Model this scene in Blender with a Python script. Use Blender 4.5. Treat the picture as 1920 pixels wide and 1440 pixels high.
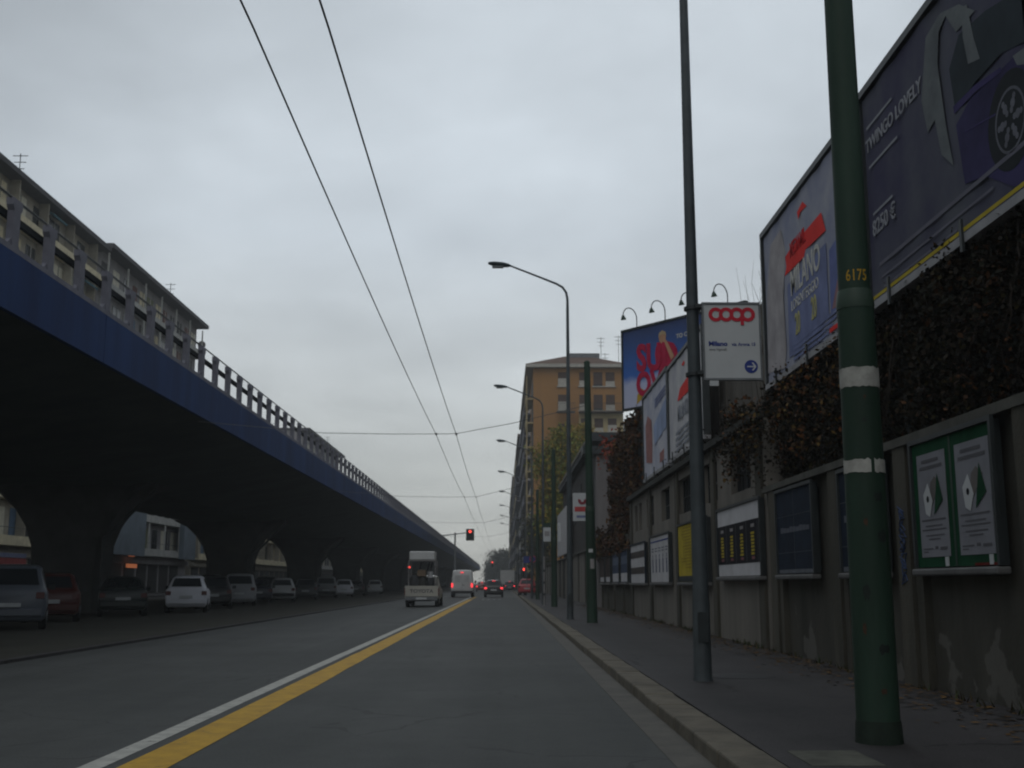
import bpy, bmesh, math, random
from mathutils import Vector, Matrix
R = math.radians
rnd = random.Random(7)
sc = bpy.context.scene
for o in list(bpy.data.objects):
    bpy.data.objects.remove(o)

# ---------------------------------------------------------------- camera
FPX, PITCH, YAW, CAMZ = 2100.0, math.atan(373 / 2100), math.atan(17 / 2100), 1.25
cd = bpy.data.cameras.new('camera')
cd.sensor_width = 36.0
cd.lens = FPX / 1920 * 36
cd.clip_start, cd.clip_end = 0.1, 6000
cd.dof.use_dof = True                      # the photo is focused too near: everything is a little soft
cd.dof.focus_distance = 4.0
cd.dof.aperture_fstop = 8.5
cam = bpy.data.objects.new('camera', cd)
sc.collection.objects.link(cam)
cam.location = (0, 0, CAMZ)
cam.rotation_euler = (R(90) + PITCH, 0, -YAW)
sc.camera = cam

# ---------------------------------------------------------------- sky, sun, exposure
SUN_EL, SUN_AZ = 55.0, 200.0
w = bpy.data.worlds.new('World')
sc.world = w
w.use_nodes = True
nt = w.node_tree
nt.nodes.clear()
N = nt.nodes.new
L = nt.links.new
out = N('ShaderNodeOutputWorld')
bg = N('ShaderNodeBackground'); bg.inputs['Strength'].default_value = 0.134
sky = N('ShaderNodeTexSky'); sky.sky_type = 'NISHITA'; sky.sun_disc = False
sky.sun_elevation = R(SUN_EL); sky.sun_rotation = R(SUN_AZ)
tc = N('ShaderNodeTexCoord')
sep = N('ShaderNodeSeparateXYZ'); L(tc.outputs['Generated'], sep.inputs[0])
def wm(op, a, b=None, c=None):
    n = N('ShaderNodeMath'); n.operation = op
    for i, v in enumerate((a, b, c)):
        if v is None: continue
        if isinstance(v, (int, float)): n.inputs[i].default_value = v
        else: L(v, n.inputs[i])
    return n.outputs[0]
zc = wm('MAXIMUM', sep.outputs[2], 0.0)
den = wm('ADD', zc, 0.22)
comb = N('ShaderNodeCombineXYZ')
L(wm('DIVIDE', sep.outputs[0], den), comb.inputs[0]); L(wm('DIVIDE', sep.outputs[1], den), comb.inputs[1])
def cloudnoise(scale, detail, off):
    mp = N('ShaderNodeMapping'); mp.inputs['Location'].default_value = off
    L(comb.outputs[0], mp.inputs[0])
    n = N('ShaderNodeTexNoise'); n.inputs['Scale'].default_value = scale; n.inputs['Detail'].default_value = detail
    n.inputs['Roughness'].default_value = 0.52; n.inputs['Distortion'].default_value = 0.25
    L(mp.outputs[0], n.inputs['Vector'])
    return n.outputs['Fac']
n1 = cloudnoise(1.1, 5, (3.1, 0.4, 0)); n2 = cloudnoise(3.2, 5, (9.0, 2.0, 0))
cl = wm('ADD', wm('MULTIPLY', n1, 0.70), wm('MULTIPLY', n2, 0.30))
# sky brightest up the street; dimmed elsewhere to imitate vignetting and darken surfaces
dot = N('ShaderNodeVectorMath'); dot.operation = 'DOT_PRODUCT'
L(tc.outputs['Generated'], dot.inputs[0]); dot.inputs[1].default_value = Vector((0.03, 0.955, 0.29)).normalized()
mr = N('ShaderNodeMapRange'); mr.interpolation_type = 'SMOOTHSTEP'
L(dot.outputs['Value'], mr.inputs['Value'])
mr.inputs['From Min'].default_value = 0.80; mr.inputs['From Max'].default_value = 0.985
mr.inputs['To Min'].default_value = 0.56; mr.inputs['To Max'].default_value = 1.0
mc = N('ShaderNodeMapRange'); L(cl, mc.inputs['Value'])
mc.inputs['From Min'].default_value = 0.33; mc.inputs['From Max'].default_value = 0.66
mc.inputs['To Min'].default_value = 0.76; mc.inputs['To Max'].default_value = 1.13
bri = wm('MULTIPLY', mr.outputs[0], mc.outputs[0])
ramp = N('ShaderNodeValToRGB')                      # warm grey at the horizon, cool grey above
L(zc, ramp.inputs[0])
ramp.color_ramp.elements[0].position = 0.0; ramp.color_ramp.elements[0].color = (5.0, 5.05, 4.75, 1)
ramp.color_ramp.elements[1].position = 0.30; ramp.color_ramp.elements[1].color = (4.85, 5.32, 5.72, 1)
e = ramp.color_ramp.elements.new(0.10); e.color = (5.15, 5.35, 5.25, 1)
mul = N('ShaderNodeVectorMath'); mul.operation = 'SCALE'
L(ramp.outputs[0], mul.inputs[0]); L(bri, mul.inputs['Scale'])
mix = N('ShaderNodeMix'); mix.data_type = 'RGBA'; mix.inputs[0].default_value = 0.94
L(sky.outputs[0], mix.inputs[6]); L(mul.outputs[0], mix.inputs[7])
L(mix.outputs[2], bg.inputs[0]); L(bg.outputs[0], out.inputs[0])

sd = bpy.data.lights.new('sun', 'SUN')
sd.energy = 0.5; sd.angle = R(40); sd.color = (1.0, 0.96, 0.9)
sun = bpy.data.objects.new('sun', sd); sc.collection.objects.link(sun)
az = R(SUN_AZ)
d = Vector((math.sin(az) * math.cos(R(SUN_EL)), math.cos(az) * math.cos(R(SUN_EL)), math.sin(R(SUN_EL))))
sun.rotation_euler = d.to_track_quat('Z', 'Y').to_euler(); sun.location = (0, 0, 60)
vs = sc.view_settings
vs.view_transform = 'Standard'; vs.look = 'None'; vs.exposure = 0.0; vs.gamma = 1.0; vs.use_curve_mapping = False
sc.cycles.max_bounces = 6; sc.cycles.diffuse_bounces = 3; sc.cycles.volume_bounces = 0
sc.cycles.filter_width = 1.9

# ---------------------------------------------------------------- materials
MATS = {}
def mat(name, col, rough=0.8, var=0.25, scale=3.0, bump=0.0, metal=0.0, spec=0.3, col2=None, streak=False, emit=None):
    if name in MATS: return MATS[name]
    m = bpy.data.materials.new(name); m.use_nodes = True
    t = m.node_tree; b = t.nodes['Principled BSDF']
    b.inputs['Roughness'].default_value = rough; b.inputs['Metallic'].default_value = metal
    b.inputs['Specular IOR Level'].default_value = spec
    if emit:
        b.inputs['Emission Color'].default_value = (*col, 1); b.inputs['Emission Strength'].default_value = emit
    if var > 0:
        co = t.nodes.new('ShaderNodeTexCoord')
        mp = t.nodes.new('ShaderNodeMapping')
        if streak: mp.inputs['Scale'].default_value = (1, 1, 0.18)
        t.links.new(co.outputs['Object'], mp.inputs[0])
        nz = t.nodes.new('ShaderNodeTexNoise'); nz.inputs['Scale'].default_value = scale
        nz.inputs['Detail'].default_value = 6; nz.inputs['Roughness'].default_value = 0.62
        t.links.new(mp.outputs[0], nz.inputs['Vector'])
        rp = t.nodes.new('ShaderNodeValToRGB')
        lo = col2 if col2 else tuple(c * (1 - var) for c in col)
        hi = col if col2 else tuple(min(1, c * (1 + var)) for c in col)
        rp.color_ramp.elements[0].position = 0.33; rp.color_ramp.elements[0].color = (*lo, 1)
        rp.color_ramp.elements[1].position = 0.67; rp.color_ramp.elements[1].color = (*hi, 1)
        t.links.new(nz.outputs['Fac'], rp.inputs[0]); t.links.new(rp.outputs[0], b.inputs['Base Color'])
        if bump > 0:
            n2 = t.nodes.new('ShaderNodeTexNoise'); n2.inputs['Scale'].default_value = scale * 9; n2.inputs['Detail'].default_value = 4
            t.links.new(co.outputs['Object'], n2.inputs['Vector'])
            bp = t.nodes.new('ShaderNodeBump'); bp.inputs['Strength'].default_value = bump; bp.inputs['Distance'].default_value = 0.02
            t.links.new(n2.outputs['Fac'], bp.inputs['Height']); t.links.new(bp.outputs[0], b.inputs['Normal'])
    else:
        b.inputs['Base Color'].default_value = (*col, 1)
    if name.startswith(('poster', 'print')):
        b.inputs['Roughness'].default_value = .8; b.inputs['Specular IOR Level'].default_value = .08
    MATS[name] = m
    return m

def leafmat(name, rough=0.7):
    if name in MATS: return MATS[name]
    m = bpy.data.materials.new(name); m.use_nodes = True
    t = m.node_tree; b = t.nodes['Principled BSDF']; b.inputs['Roughness'].default_value = rough
    b.inputs['Specular IOR Level'].default_value = 0.15
    a = t.nodes.new('ShaderNodeVertexColor'); a.layer_name = 'leaf'
    t.links.new(a.outputs[0], b.inputs['Base Color'])
    MATS[name] = m
    return m

def wallmat(name, col, dirt, patch, patch_amt=0.6):
    """weathered render: mottled, dirty low down in patches, plaster fallen off in ragged patches"""
    m = mat(name, col, 0.9, 0.35, 1.1, 0.35, col2=dirt, streak=True)
    t = m.node_tree; b = t.nodes['Principled BSDF']
    old = b.inputs['Base Color'].links[0].from_socket
    co = t.nodes.new('ShaderNodeTexCoord')
    nz = t.nodes.new('ShaderNodeTexNoise'); nz.inputs['Scale'].default_value = 0.9; nz.inputs['Detail'].default_value = 8; nz.inputs['Roughness'].default_value = 0.55
    t.links.new(co.outputs['Object'], nz.inputs['Vector'])
    sp = t.nodes.new('ShaderNodeSeparateXYZ'); t.links.new(co.outputs['Object'], sp.inputs[0])
    h = t.nodes.new('ShaderNodeMapRange'); t.links.new(sp.outputs[2], h.inputs['Value'])
    h.inputs['From Min'].default_value = 0.2; h.inputs['From Max'].default_value = 1.5; h.inputs['To Min'].default_value = 0.06; h.inputs['To Max'].default_value = -0.12
    ad = t.nodes.new('ShaderNodeMath'); ad.operation = 'ADD'; t.links.new(nz.outputs['Fac'], ad.inputs[0]); t.links.new(h.outputs[0], ad.inputs[1])
    rp = t.nodes.new('ShaderNodeValToRGB'); rp.color_ramp.elements[0].position = 0.615; rp.color_ramp.elements[0].color = (0, 0, 0, 1)
    rp.color_ramp.elements[1].position = 0.635; rp.color_ramp.elements[1].color = (patch_amt,) * 3 + (1,)
    t.links.new(ad.outputs[0], rp.inputs[0])
    mx = t.nodes.new('ShaderNodeMix'); mx.data_type = 'RGBA'; mx.inputs[7].default_value = (*patch, 1)
    t.links.new(rp.outputs[0], mx.inputs[0]); t.links.new(old, mx.inputs[6]); t.links.new(mx.outputs[2], b.inputs['Base Color'])
    return m

# ---------------------------------------------------------------- mesh helpers
class MB:
    def __init__(s): s.v = []; s.f = []; s.c = []
    def add(s, vs, fs, col=None):
        k = len(s.v); s.v += [tuple(p) for p in vs]; s.f += [tuple(i + k for i in f) for f in fs]
        if col is not None: s.c += [col] * len(fs)
        return s
    def box(s, x0, x1, y0, y1, z0, z1):
        return s.add([(x0, y0, z0), (x1, y0, z0), (x1, y1, z0), (x0, y1, z0), (x0, y0, z1), (x1, y0, z1), (x1, y1, z1), (x0, y1, z1)],
                     [(0, 3, 2, 1), (4, 5, 6, 7), (0, 1, 5, 4), (1, 2, 6, 5), (2, 3, 7, 6), (3, 0, 4, 7)])
    def tube(s, pts, r, n=10):
        pts = [Vector(p) for p in pts]
        rs = r if isinstance(r, (list, tuple)) else [r] * len(pts)
        vs = []; fs = []; ref = None
        for i, p in enumerate(pts):
            d = (pts[min(i + 1, len(pts) - 1)] - pts[max(i - 1, 0)]).normalized()
            if ref is None:
                ref = Vector((1, 0, 0)) if abs(d.x) < 0.9 else Vector((0, 1, 0))
            u = (ref - d * ref.dot(d)).normalized(); v = d.cross(u); ref = u
            for k in range(n):
                a = 2 * math.pi * k / n
                vs.append(p + (u * math.cos(a) + v * math.sin(a)) * rs[i])
        for i in range(len(pts) - 1):
            for k in range(n):
                fs.append((i * n + k, i * n + (k + 1) % n, (i + 1) * n + (k + 1) % n, (i + 1) * n + k))
        fs.append(tuple(reversed(range(n)))); fs.append(tuple((len(pts) - 1) * n + k for k in range(n)))
        return s.add(vs, fs)
    def prism(s, poly, f0, f1):
        """poly: list of 2-D points, f0/f1 map a 2-D point to the two ends"""
        n = len(poly)
        vs = [f0(*p) for p in poly] + [f1(*p) for p in poly]
        fs = [tuple(range(n)), tuple(reversed(range(n, 2 * n)))] + [(i, i + n, (i + 1) % n + n, (i + 1) % n) for i in range(n)]
        return s.add(vs, fs)
    def ring(s, cx, cz, r0, r1, a0, a1, fr, d0, d1, n=28):
        """flat ring sector in a frame fr(u, v, depth)"""
        full = abs(a1 - a0) >= 359.9
        vs = []; fs = []
        for i in range(n + 1):
            a = R(a0 + (a1 - a0) * i / n); c, q = math.cos(a), math.sin(a)
            for rr in (r0, r1):
                for dd in (d0, d1):
                    vs.append(fr(cx + rr * c, cz + rr * q, dd))
        for i in range(n):
            k = i * 4; m = k + 4
            fs += [(k, k + 2, m + 2, m), (k + 1, m + 1, m + 3, k + 3), (k, m, m + 1, k + 1), (k + 2, k + 3, m + 3, m + 2)]
        if not full: fs += [(0, 1, 3, 2), (n * 4, n * 4 + 2, n * 4 + 3, n * 4 + 1)]
        return s.add(vs, fs)
    def build(s, name, m, parent=None, smooth=None, fix=True, loc=None):
        me = bpy.data.meshes.new(name); me.from_pydata(s.v, [], s.f)
        if s.c:
            ca = me.color_attributes.new('leaf', 'FLOAT_COLOR', 'CORNER'); buf = []
            for p, c in zip(me.polygons, s.c): buf += [*c, 1.0] * p.loop_total
            ca.data.foreach_set('color', buf)
        if fix and len(s.f) < 60000 and not s.c:
            b = bmesh.new(); b.from_mesh(me); bmesh.ops.recalc_face_normals(b, faces=b.faces); b.to_mesh(me); b.free()
        if smooth is not None:
            me.shade_smooth(); me.set_sharp_from_angle(angle=R(smooth))
        me.materials.append(m); me.update()
        o = bpy.data.objects.new(name, me); sc.collection.objects.link(o)
        if parent: o.parent = parent
        if loc: o.location = loc
        return o

def tag(o, label=None, cat=None, group=None, kind=None):
    if label: o['label'] = label
    if cat: o['category'] = cat
    if group: o['group'] = group
    if kind: o['kind'] = kind
    return o
def thing(name, label, cat, loc=(0, 0, 0), group=None, rz=0):
    o = bpy.data.objects.new(name, None); sc.collection.objects.link(o); o.location = loc; o.rotation_euler.z = rz
    o.empty_display_size = 0.3
    return tag(o, label, cat, group)
def copy_tree(o, parent=None, kids=None):
    c = o.copy(); sc.collection.objects.link(c); c.parent = parent
    for ch in (KIDS(o)): copy_tree(ch, c)
    return c
def KIDS(o): return [x for x in list(sc.collection.objects) if x.parent == o]
def structure(name, mb, m, smooth=None):
    return tag(mb.build(name, m, smooth=smooth), kind='structure')
def chamfer(o, wd=0.02, seg=2):
    b = o.modifiers.new('edge', 'BEVEL'); b.width = wd; b.segments = seg; b.limit_method = 'ANGLE'; b.angle_limit = R(40)
    return o

def lettering(txt, size, m, parent, origin, xdir, ydir, name='lettering', ext=0.004, sx=1.0, shear=0.0, align='LEFT', bold=0.0):
    cu = bpy.data.curves.new('lettering', 'FONT'); cu.body = txt; cu.size = size; cu.extrude = ext; cu.align_x = align; cu.shear = shear
    cu.offset = bold; cu.resolution_u = 3
    o = bpy.data.objects.new('tmp_text', cu); sc.collection.objects.link(o)
    dg = bpy.context.evaluated_depsgraph_get(); dg.update()
    me = bpy.data.meshes.new_from_object(o.evaluated_get(dg)); bpy.data.objects.remove(o)
    X = Vector(xdir).normalized(); Y = Vector(ydir).normalized(); Z = X.cross(Y)
    M = Matrix((X * sx, Y, Z)).transposed().to_4x4(); M.translation = Vector(origin)
    me.transform(M); me.materials.clear(); me.materials.append(m); me.name = name
    t = bpy.data.objects.new(name, me); sc.collection.objects.link(t); t.parent = parent
    return t

# point on a real plane seen at a measured photo position (used to survey poster art on its board)
_fw = Vector((math.sin(YAW) * math.cos(PITCH), math.cos(YAW) * math.cos(PITCH), math.sin(PITCH)))
_rt = Vector((math.cos(YAW), -math.sin(YAW), 0)); _up = _rt.cross(_fw)
def at(x, y, axis, val):
    d = _fw + _rt * ((x - 960) / FPX) - _up * ((y - 720) / FPX)
    c = Vector((0, 0, CAMZ)); i = 'XYZ'.index(axis)
    return c + d * ((val - c[i]) / d[i])

# ---------------------------------------------------------------- common materials
def asphalt(name, c0, c1, crack):
    m = bpy.data.materials.new(name); m.use_nodes = True; MATS[name] = m
    t = m.node_tree; b = t.nodes['Principled BSDF']; n_ = t.nodes.new; l_ = t.links.new
    b.inputs['Roughness'].default_value = .74; b.inputs['Specular IOR Level'].default_value = .3
    co = n_('ShaderNodeTexCoord')
    def noise(sc_, det, scl=(1, 1, 1)):
        mp = n_('ShaderNodeMapping'); mp.inputs['Scale'].default_value = scl; l_(co.outputs['Object'], mp.inputs[0])
        z = n_('ShaderNodeTexNoise'); z.inputs['Scale'].default_value = sc_; z.inputs['Detail'].default_value = det; z.inputs['Roughness'].default_value = .6
        l_(mp.outputs[0], z.inputs['Vector']); return z.outputs['Fac']
    def mth(op, a, c):
        q = n_('ShaderNodeMath'); q.operation = op
        for i, v in enumerate((a, c)):
            if isinstance(v, (int, float)): q.inputs[i].default_value = v
            else: l_(v, q.inputs[i])
        return q.outputs[0]
    big = noise(.35, 5); track = noise(.9, 3, (1, .03, 1)); grain = noise(42, 3); mid = noise(4, 5)
    f = mth('ADD', mth('ADD', mth('MULTIPLY', big, .34), mth('MULTIPLY', track, .30)), mth('ADD', mth('MULTIPLY', grain, .24), mth('MULTIPLY', mid, .12)))
    rp = n_('ShaderNodeValToRGB'); rp.color_ramp.elements[0].position = .38; rp.color_ramp.elements[0].color = (*c1, 1)
    rp.color_ramp.elements[1].position = .62; rp.color_ramp.elements[1].color = (*c0, 1); l_(f, rp.inputs[0])
    wob = n_('ShaderNodeTexNoise'); wob.inputs['Scale'].default_value = 1.6; wob.inputs['Detail'].default_value = 4; l_(co.outputs['Object'], wob.inputs['Vector'])
    ad = n_('ShaderNodeVectorMath'); ad.operation = 'MULTIPLY_ADD'; l_(wob.outputs['Color'], ad.inputs[0]); ad.inputs[1].default_value = (.8, .8, 0); l_(co.outputs['Object'], ad.inputs[2])
    vo = n_('ShaderNodeTexVoronoi'); vo.feature = 'DISTANCE_TO_EDGE'; vo.inputs['Scale'].default_value = .42; l_(ad.outputs[0], vo.inputs['Vector'])
    ln = mth('MULTIPLY', mth('LESS_THAN', vo.outputs['Distance'], .008), mth('GREATER_THAN', big, .50))
    mx = n_('ShaderNodeMix'); mx.data_type = 'RGBA'; mx.inputs[7].default_value = (c1[0] * .45, c1[1] * .45, c1[2] * .45, 1)
    l_(mth('MULTIPLY', ln, crack), mx.inputs[0]); l_(rp.outputs[0], mx.inputs[6]); l_(mx.outputs[2], b.inputs['Base Color'])
    bp = n_('ShaderNodeBump'); bp.inputs['Strength'].default_value = .5; bp.inputs['Distance'].default_value = .012; l_(grain, bp.inputs['Height']); l_(bp.outputs[0], b.inputs['Normal'])
    return m
M_asph = asphalt('asphalt', (0.074, 0.078, 0.076), (0.030, 0.033, 0.032), .45)
M_asph2 = asphalt('pavement_asphalt', (0.052, 0.048, 0.050), (0.015, 0.0148, 0.0155), .8)
M_dirt = mat('dirt', (0.040, 0.038, 0.028), 0.95, 0.4, 0.6, 0.6, col2=(0.024, 0.024, 0.018))
M_granite = mat('granite', (0.15, 0.135, 0.105), 0.85, 0.3, 2.2, 0.5, col2=(0.075, 0.069, 0.056))
M_gutter = mat('gutter', (0.11, 0.105, 0.092), 0.8, 0.3, 2.5, 0.3, col2=(0.07, 0.068, 0.062))
M_white = mat('road_white', (0.46, 0.46, 0.42), 0.7, 0.3, 6, col2=(0.30, 0.30, 0.28))
M_yellow = mat('road_yellow', (0.52, 0.31, 0.022), 0.7, 0.25, 4, col2=(0.36, 0.21, 0.02))
def worn(m, amount):
    t = m.node_tree; b = t.nodes['Principled BSDF']; old = b.inputs['Base Color'].links[0].from_socket
    co = t.nodes.new('ShaderNodeTexCoord'); z = t.nodes.new('ShaderNodeTexNoise'); z.inputs['Scale'].default_value = 7; z.inputs['Detail'].default_value = 9; z.inputs['Roughness'].default_value = .72
    t.links.new(co.outputs['Object'], z.inputs['Vector'])
    rp = t.nodes.new('ShaderNodeValToRGB'); rp.color_ramp.elements[0].position = amount; rp.color_ramp.elements[0].color = (0, 0, 0, 1); rp.color_ramp.elements[1].position = amount + .05; rp.color_ramp.elements[1].color = (.85, .85, .85, 1)
    t.links.new(z.outputs['Fac'], rp.inputs[0]); mx = t.nodes.new('ShaderNodeMix'); mx.data_type = 'RGBA'; mx.inputs[7].default_value = (.06, .06, .058, 1)
    t.links.new(rp.outputs[0], mx.inputs[0]); t.links.new(old, mx.inputs[6]); t.links.new(mx.outputs[2], b.inputs['Base Color'])
worn(M_yellow, .60); worn(M_white, .60)
M_wall = wallmat('old_render', (0.072, 0.068, 0.056), (0.034, 0.033, 0.026), (0.14, 0.135, 0.122))
M_pil = mat('pilaster_render', (0.085, 0.079, 0.063), 0.9, 0.3, 2.2, 0.4, col2=(0.038, 0.037, 0.028), streak=True)
M_fac = mat('factory_render', (0.20, 0.185, 0.162), 0.9, 0.3, 1.2, 0.3, col2=(0.125, 0.117, 0.102), streak=True)
M_cope = mat('coping', (0.075, 0.075, 0.065), 0.85, 0.3, 3, 0.2)
M_green = mat('green_paint', (0.022, 0.048, 0.032), 0.6, 0.3, 3, 0.12, col2=(0.012, 0.028, 0.018), spec=0.25, streak=True)
M_greyp = mat('lamp_paint', (0.045, 0.056, 0.062), 0.45, 0.25, 3, 0.05, spec=0.4)
M_dark = mat('dark_metal', (0.022, 0.028, 0.03), 0.5, 0.2, 4, spec=0.4)
M_steel = mat('grey_steel', (0.16, 0.17, 0.18), 0.5, 0.2, 4, metal=0.3)
M_paper = mat('white_paper', (0.50, 0.50, 0.52), 0.7, 0.12, 2.2)
M_signw = mat('sign_white', (0.46, 0.48, 0.49), 0.55, 0.06, 2)
M_red = mat('print_red', (0.50, 0.035, 0.055), 0.6, 0.1, 4)
M_blue = mat('print_blue', (0.035, 0.055, 0.22), 0.6, 0.1, 4)
M_navy = mat('print_navy', (0.016, 0.024, 0.040), 0.5, 0.25, 3)
M_black = mat('print_black', (0.014, 0.014, 0.018), 0.6, 0.2, 3)
M_pyel = mat('print_yellow', (0.42, 0.33, 0.035), 0.7, 0.15, 3)
M_ptext = mat('print_grey', (0.10, 0.10, 0.11), 0.7, 0.1, 3)
M_pgreen = mat('print_green', (0.007, 0.050, 0.022), 0.6, 0.2, 3)
M_ltgrey = mat('print_light_grey', (0.26, 0.25, 0.25), 0.7, 0.15, 3)
M_glass = mat('dark_glass', (0.016, 0.02, 0.024), 0.22, 0.0, spec=0.3)
M_void = mat('dark_opening', (0.012, 0.013, 0.014), 0.7, 0.2, 3)
M_rubber = mat('rubber', (0.012, 0.012, 0.013), 0.85, 0.1, 8)
M_rim = mat('wheel_rim', (0.22, 0.23, 0.24), 0.4, 0.1, 5, metal=0.5)
M_tail = mat('tail_lens', (0.085, 0.010, 0.012), 0.25, 0.0, spec=0.5)
M_brake = mat('brake_light', (1.0, 0.05, 0.06), 0.3, 0.0, emit=1.5)
M_sigred = mat('signal_red', (1.0, 0.07, 0.05), 0.3, 0.0, emit=2.2)
M_hlens = mat('lamp_lens', (0.5, 0.5, 0.5), 0.15, 0.0, spec=0.5)

# ---------------------------------------------------------------- the ground
structure('ground', MB().add([(-900, -200, -.05), (900, -200, -.05), (900, 1500, -.05), (-900, 1500, -.05)], [(0, 1, 2, 3)]), M_dirt)
def sheet(x0, x1, y0, y1, z):
    m = MB(); n = max(1, int((y1 - y0) / 10)); 
    for i in range(n):
        a, b = y0 + (y1 - y0) * i / n, y0 + (y1 - y0) * (i + 1) / n
        m.add([(x0, a, z), (x1, a, z), (x1, b, z), (x0, b, z)], [(0, 1, 2, 3)])
    return m
structure('road', MB().box(-7.8, 1.56, -30, 620, -0.04, 0.0), M_asph)
structure('gutter', MB().box(1.20, 1.47, -30, 620, -0.03, 0.004), M_gutter)
k = MB(); y = -6.0
while y < 420:
    jx = rnd.uniform(-.008, .008); k.box(1.475 + jx, 1.785 + jx, y, y + 0.975, -0.03, 0.12 + rnd.uniform(-.008, .008)); y += 1.0
chamfer(structure('kerb', k, M_granite), 0.018)
structure('sidewalk', MB().box(1.80, 4.7, -30, 420, -0.03, 0.112), M_asph2)
structure('left_kerb', MB().box(-8.0, -7.8, -30, 500, -0.03, 0.05), M_asph2)
structure('parking_ground', MB().box(-26.5, -8.0, -30, 520, -0.03, 0.045), M_dirt)
structure('side_road', MB().box(-31.0, -26.5, -30, 520, -0.03, 0.0), M_asph2)
structure('far_sidewalk', MB().box(-36, -31.0, -30, 520, -0.03, 0.12), M_asph2)
def wavy(x0, x1, y0, y1, z, amp):
    m = MB(); r = random.Random(3); pts = []; y = y0
    while y <= y1: pts.append((x0 + r.uniform(-amp, amp), x1 + r.uniform(-amp, amp), y)); y += 1.5
    for a, b in zip(pts, pts[1:]):
        m.add([(a[0], a[2], z), (a[1], a[2], z), (b[1], b[2], z), (b[0], b[2], z)], [(0, 1, 2, 3)])
    return m
structure('white_line', wavy(-2.91, -2.74, 2, 106, 0.004, 0.006), M_white)
structure('yellow_line', wavy(-2.64, -2.29, 2, 88, 0.004, 0.012), M_yellow)
m = MB()
for i in range(5): m.box(-2.62, -2.31, 90 + i * 3, 91.6 + i * 3, 0.001, 0.004)
structure('yellow_dashes', m, M_yellow)
m = MB(); m.box(-2.2, 1.2, 107.2, 107.7, 0.001, 0.0045); m.box(-7.4, -3.0, 107.2, 107.7, 0.001, 0.0045)
structure('stop_line', m, M_white)
m = MB()
for i in range(4): m.box(-1.6 + i * .42, -1.42 + i * .42, 86.0, 89.5, 0.001, 0.004)
structure('worn_lane_lettering', m, mat('worn_white', (0.20, 0.205, 0.20), 0.8, 0.4, 8))
mh = MB().box(1.95, 2.42, 7.35, 8.0, 0.108, 0.117)
tag(mh.build('manhole_cover', mat('concrete_cover', (0.075, 0.077, 0.064), 0.9, 0.3, 5, 0.3)), 'pale square cover set in the pavement beside the foot of the green pole', 'manhole cover')
m = MB(); n = 20; m.add([(2.95 + .42 * math.cos(2 * math.pi * i / n), 14.3 + .42 * math.sin(2 * math.pi * i / n), 0.116) for i in range(n)], [tuple(range(n))])
m.tube([(2.95, 14.3, .100), (2.95, 14.3, .114)], .43, 20)
tag(m.build('manhole_cover', mat('iron_cover', (0.022, 0.022, 0.023), 0.6, 0.2, 9)), 'round dark iron cover in the pavement behind the sign pole', 'manhole cover')

# fallen leaves along the wall foot
def leaf_quad(mb, p, s, col, r, flat=False):
    a = r.uniform(0, 6.283)
    if flat: u = Vector((math.cos(a), math.sin(a), r.uniform(-.15, .15))); v = Vector((-math.sin(a), math.cos(a), r.uniform(-.15, .15)))
    else:
        nrm = Vector((r.gauss(0, 1), r.gauss(0, 1), r.gauss(0, 1)))
        nrm = nrm.normalized() if nrm.length > 1e-4 else Vector((0, 0, 1))
        u = nrm.orthogonal().normalized(); q = Matrix.Rotation(a, 3, nrm); u = q @ u; v = nrm.cross(u)
    p = Vector(p)
    mb.add([p - u * s * .5, p + v * s * .33, p + u * s * .6, p - v * s * .33], [(0, 1, 2, 3)], col)
lv = MB(); r = random.Random(5)
pal = [(0.085, 0.050, 0.020), (0.055, 0.034, 0.016), (0.13, 0.075, 0.025), (0.035, 0.024, 0.014)]
for i in range(3600):
    y = r.uniform(7, 60); x = 4.6 - abs(r.gauss(0, .42))
    if x < 2.0: continue
    leaf_quad(lv, (x, y, .118 + r.uniform(0, .012)), r.uniform(.05, .10), r.choice(pal), r, True)
tag(lv.build('fallen_leaves', leafmat('leaf'), fix=False), 'brown fallen leaves lying on the pavement along the foot of the wall', 'leaves', kind='stuff')

wd_ = MB(); r = random.Random(77)
for i in range(110):
    y = r.uniform(8, 48); x = 4.60 - abs(r.gauss(0, .05)); n = r.randint(4, 9)
    for k in range(n):
        a = r.uniform(0, 6.28); h = r.uniform(.03, .13); q = Vector((x + r.gauss(0, .04), y + r.gauss(0, .07), .112)); tp = q + Vector((math.cos(a) * h * .6, math.sin(a) * h * .6, h)); sd_ = Vector((-math.sin(a), math.cos(a), 0)) * .012
        wd_.add([q - sd_, q + sd_, tp], [(0, 1, 2)], r.choice([(.03, .045, .016), (.045, .05, .02), (.05, .04, .02)]))
tag(wd_.build('weeds', leafmat('leaf'), fix=False), 'weeds and dry grass growing where the pavement meets the wall', 'weeds', kind='stuff')

# ---------------------------------------------------------------- the viaduct
VX, VF = -9.5, -26.0
via = thing('viaduct', 'long blue edged concrete road viaduct on flared piers left of the street', 'viaduct', (0, 0, 0))
M_conc = mat('viaduct_concrete', (0.056, 0.074, 0.070), 0.9, 0.3, 0.5, 0.2, col2=(0.036, 0.050, 0.047))
M_vblue = mat('viaduct_blue', (0.016, 0.046, 0.145), 0.8, 0.22, 0.9, 0.08, col2=(0.008, 0.024, 0.082), streak=True, spec=.15)
M_rail = mat('rail_concrete', (0.175, 0.175, 0.21), 0.85, 0.25, 2, 0.2, col2=(0.12, 0.12, 0.145))
VY0, VY1 = -30, 470
sec = [(-9.52, 6.40), (-9.52, 7.42), (-26.0, 7.42), (-26.0, 6.40), (-21.0, 5.28), (-20.4, 5.16), (-15.2, 5.16), (-14.6, 5.28)]
MB().prism(sec, lambda a, b: (a, VY0, b), lambda a, b: (a, VY1, b)).build('deck', M_conc, via)
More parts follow.
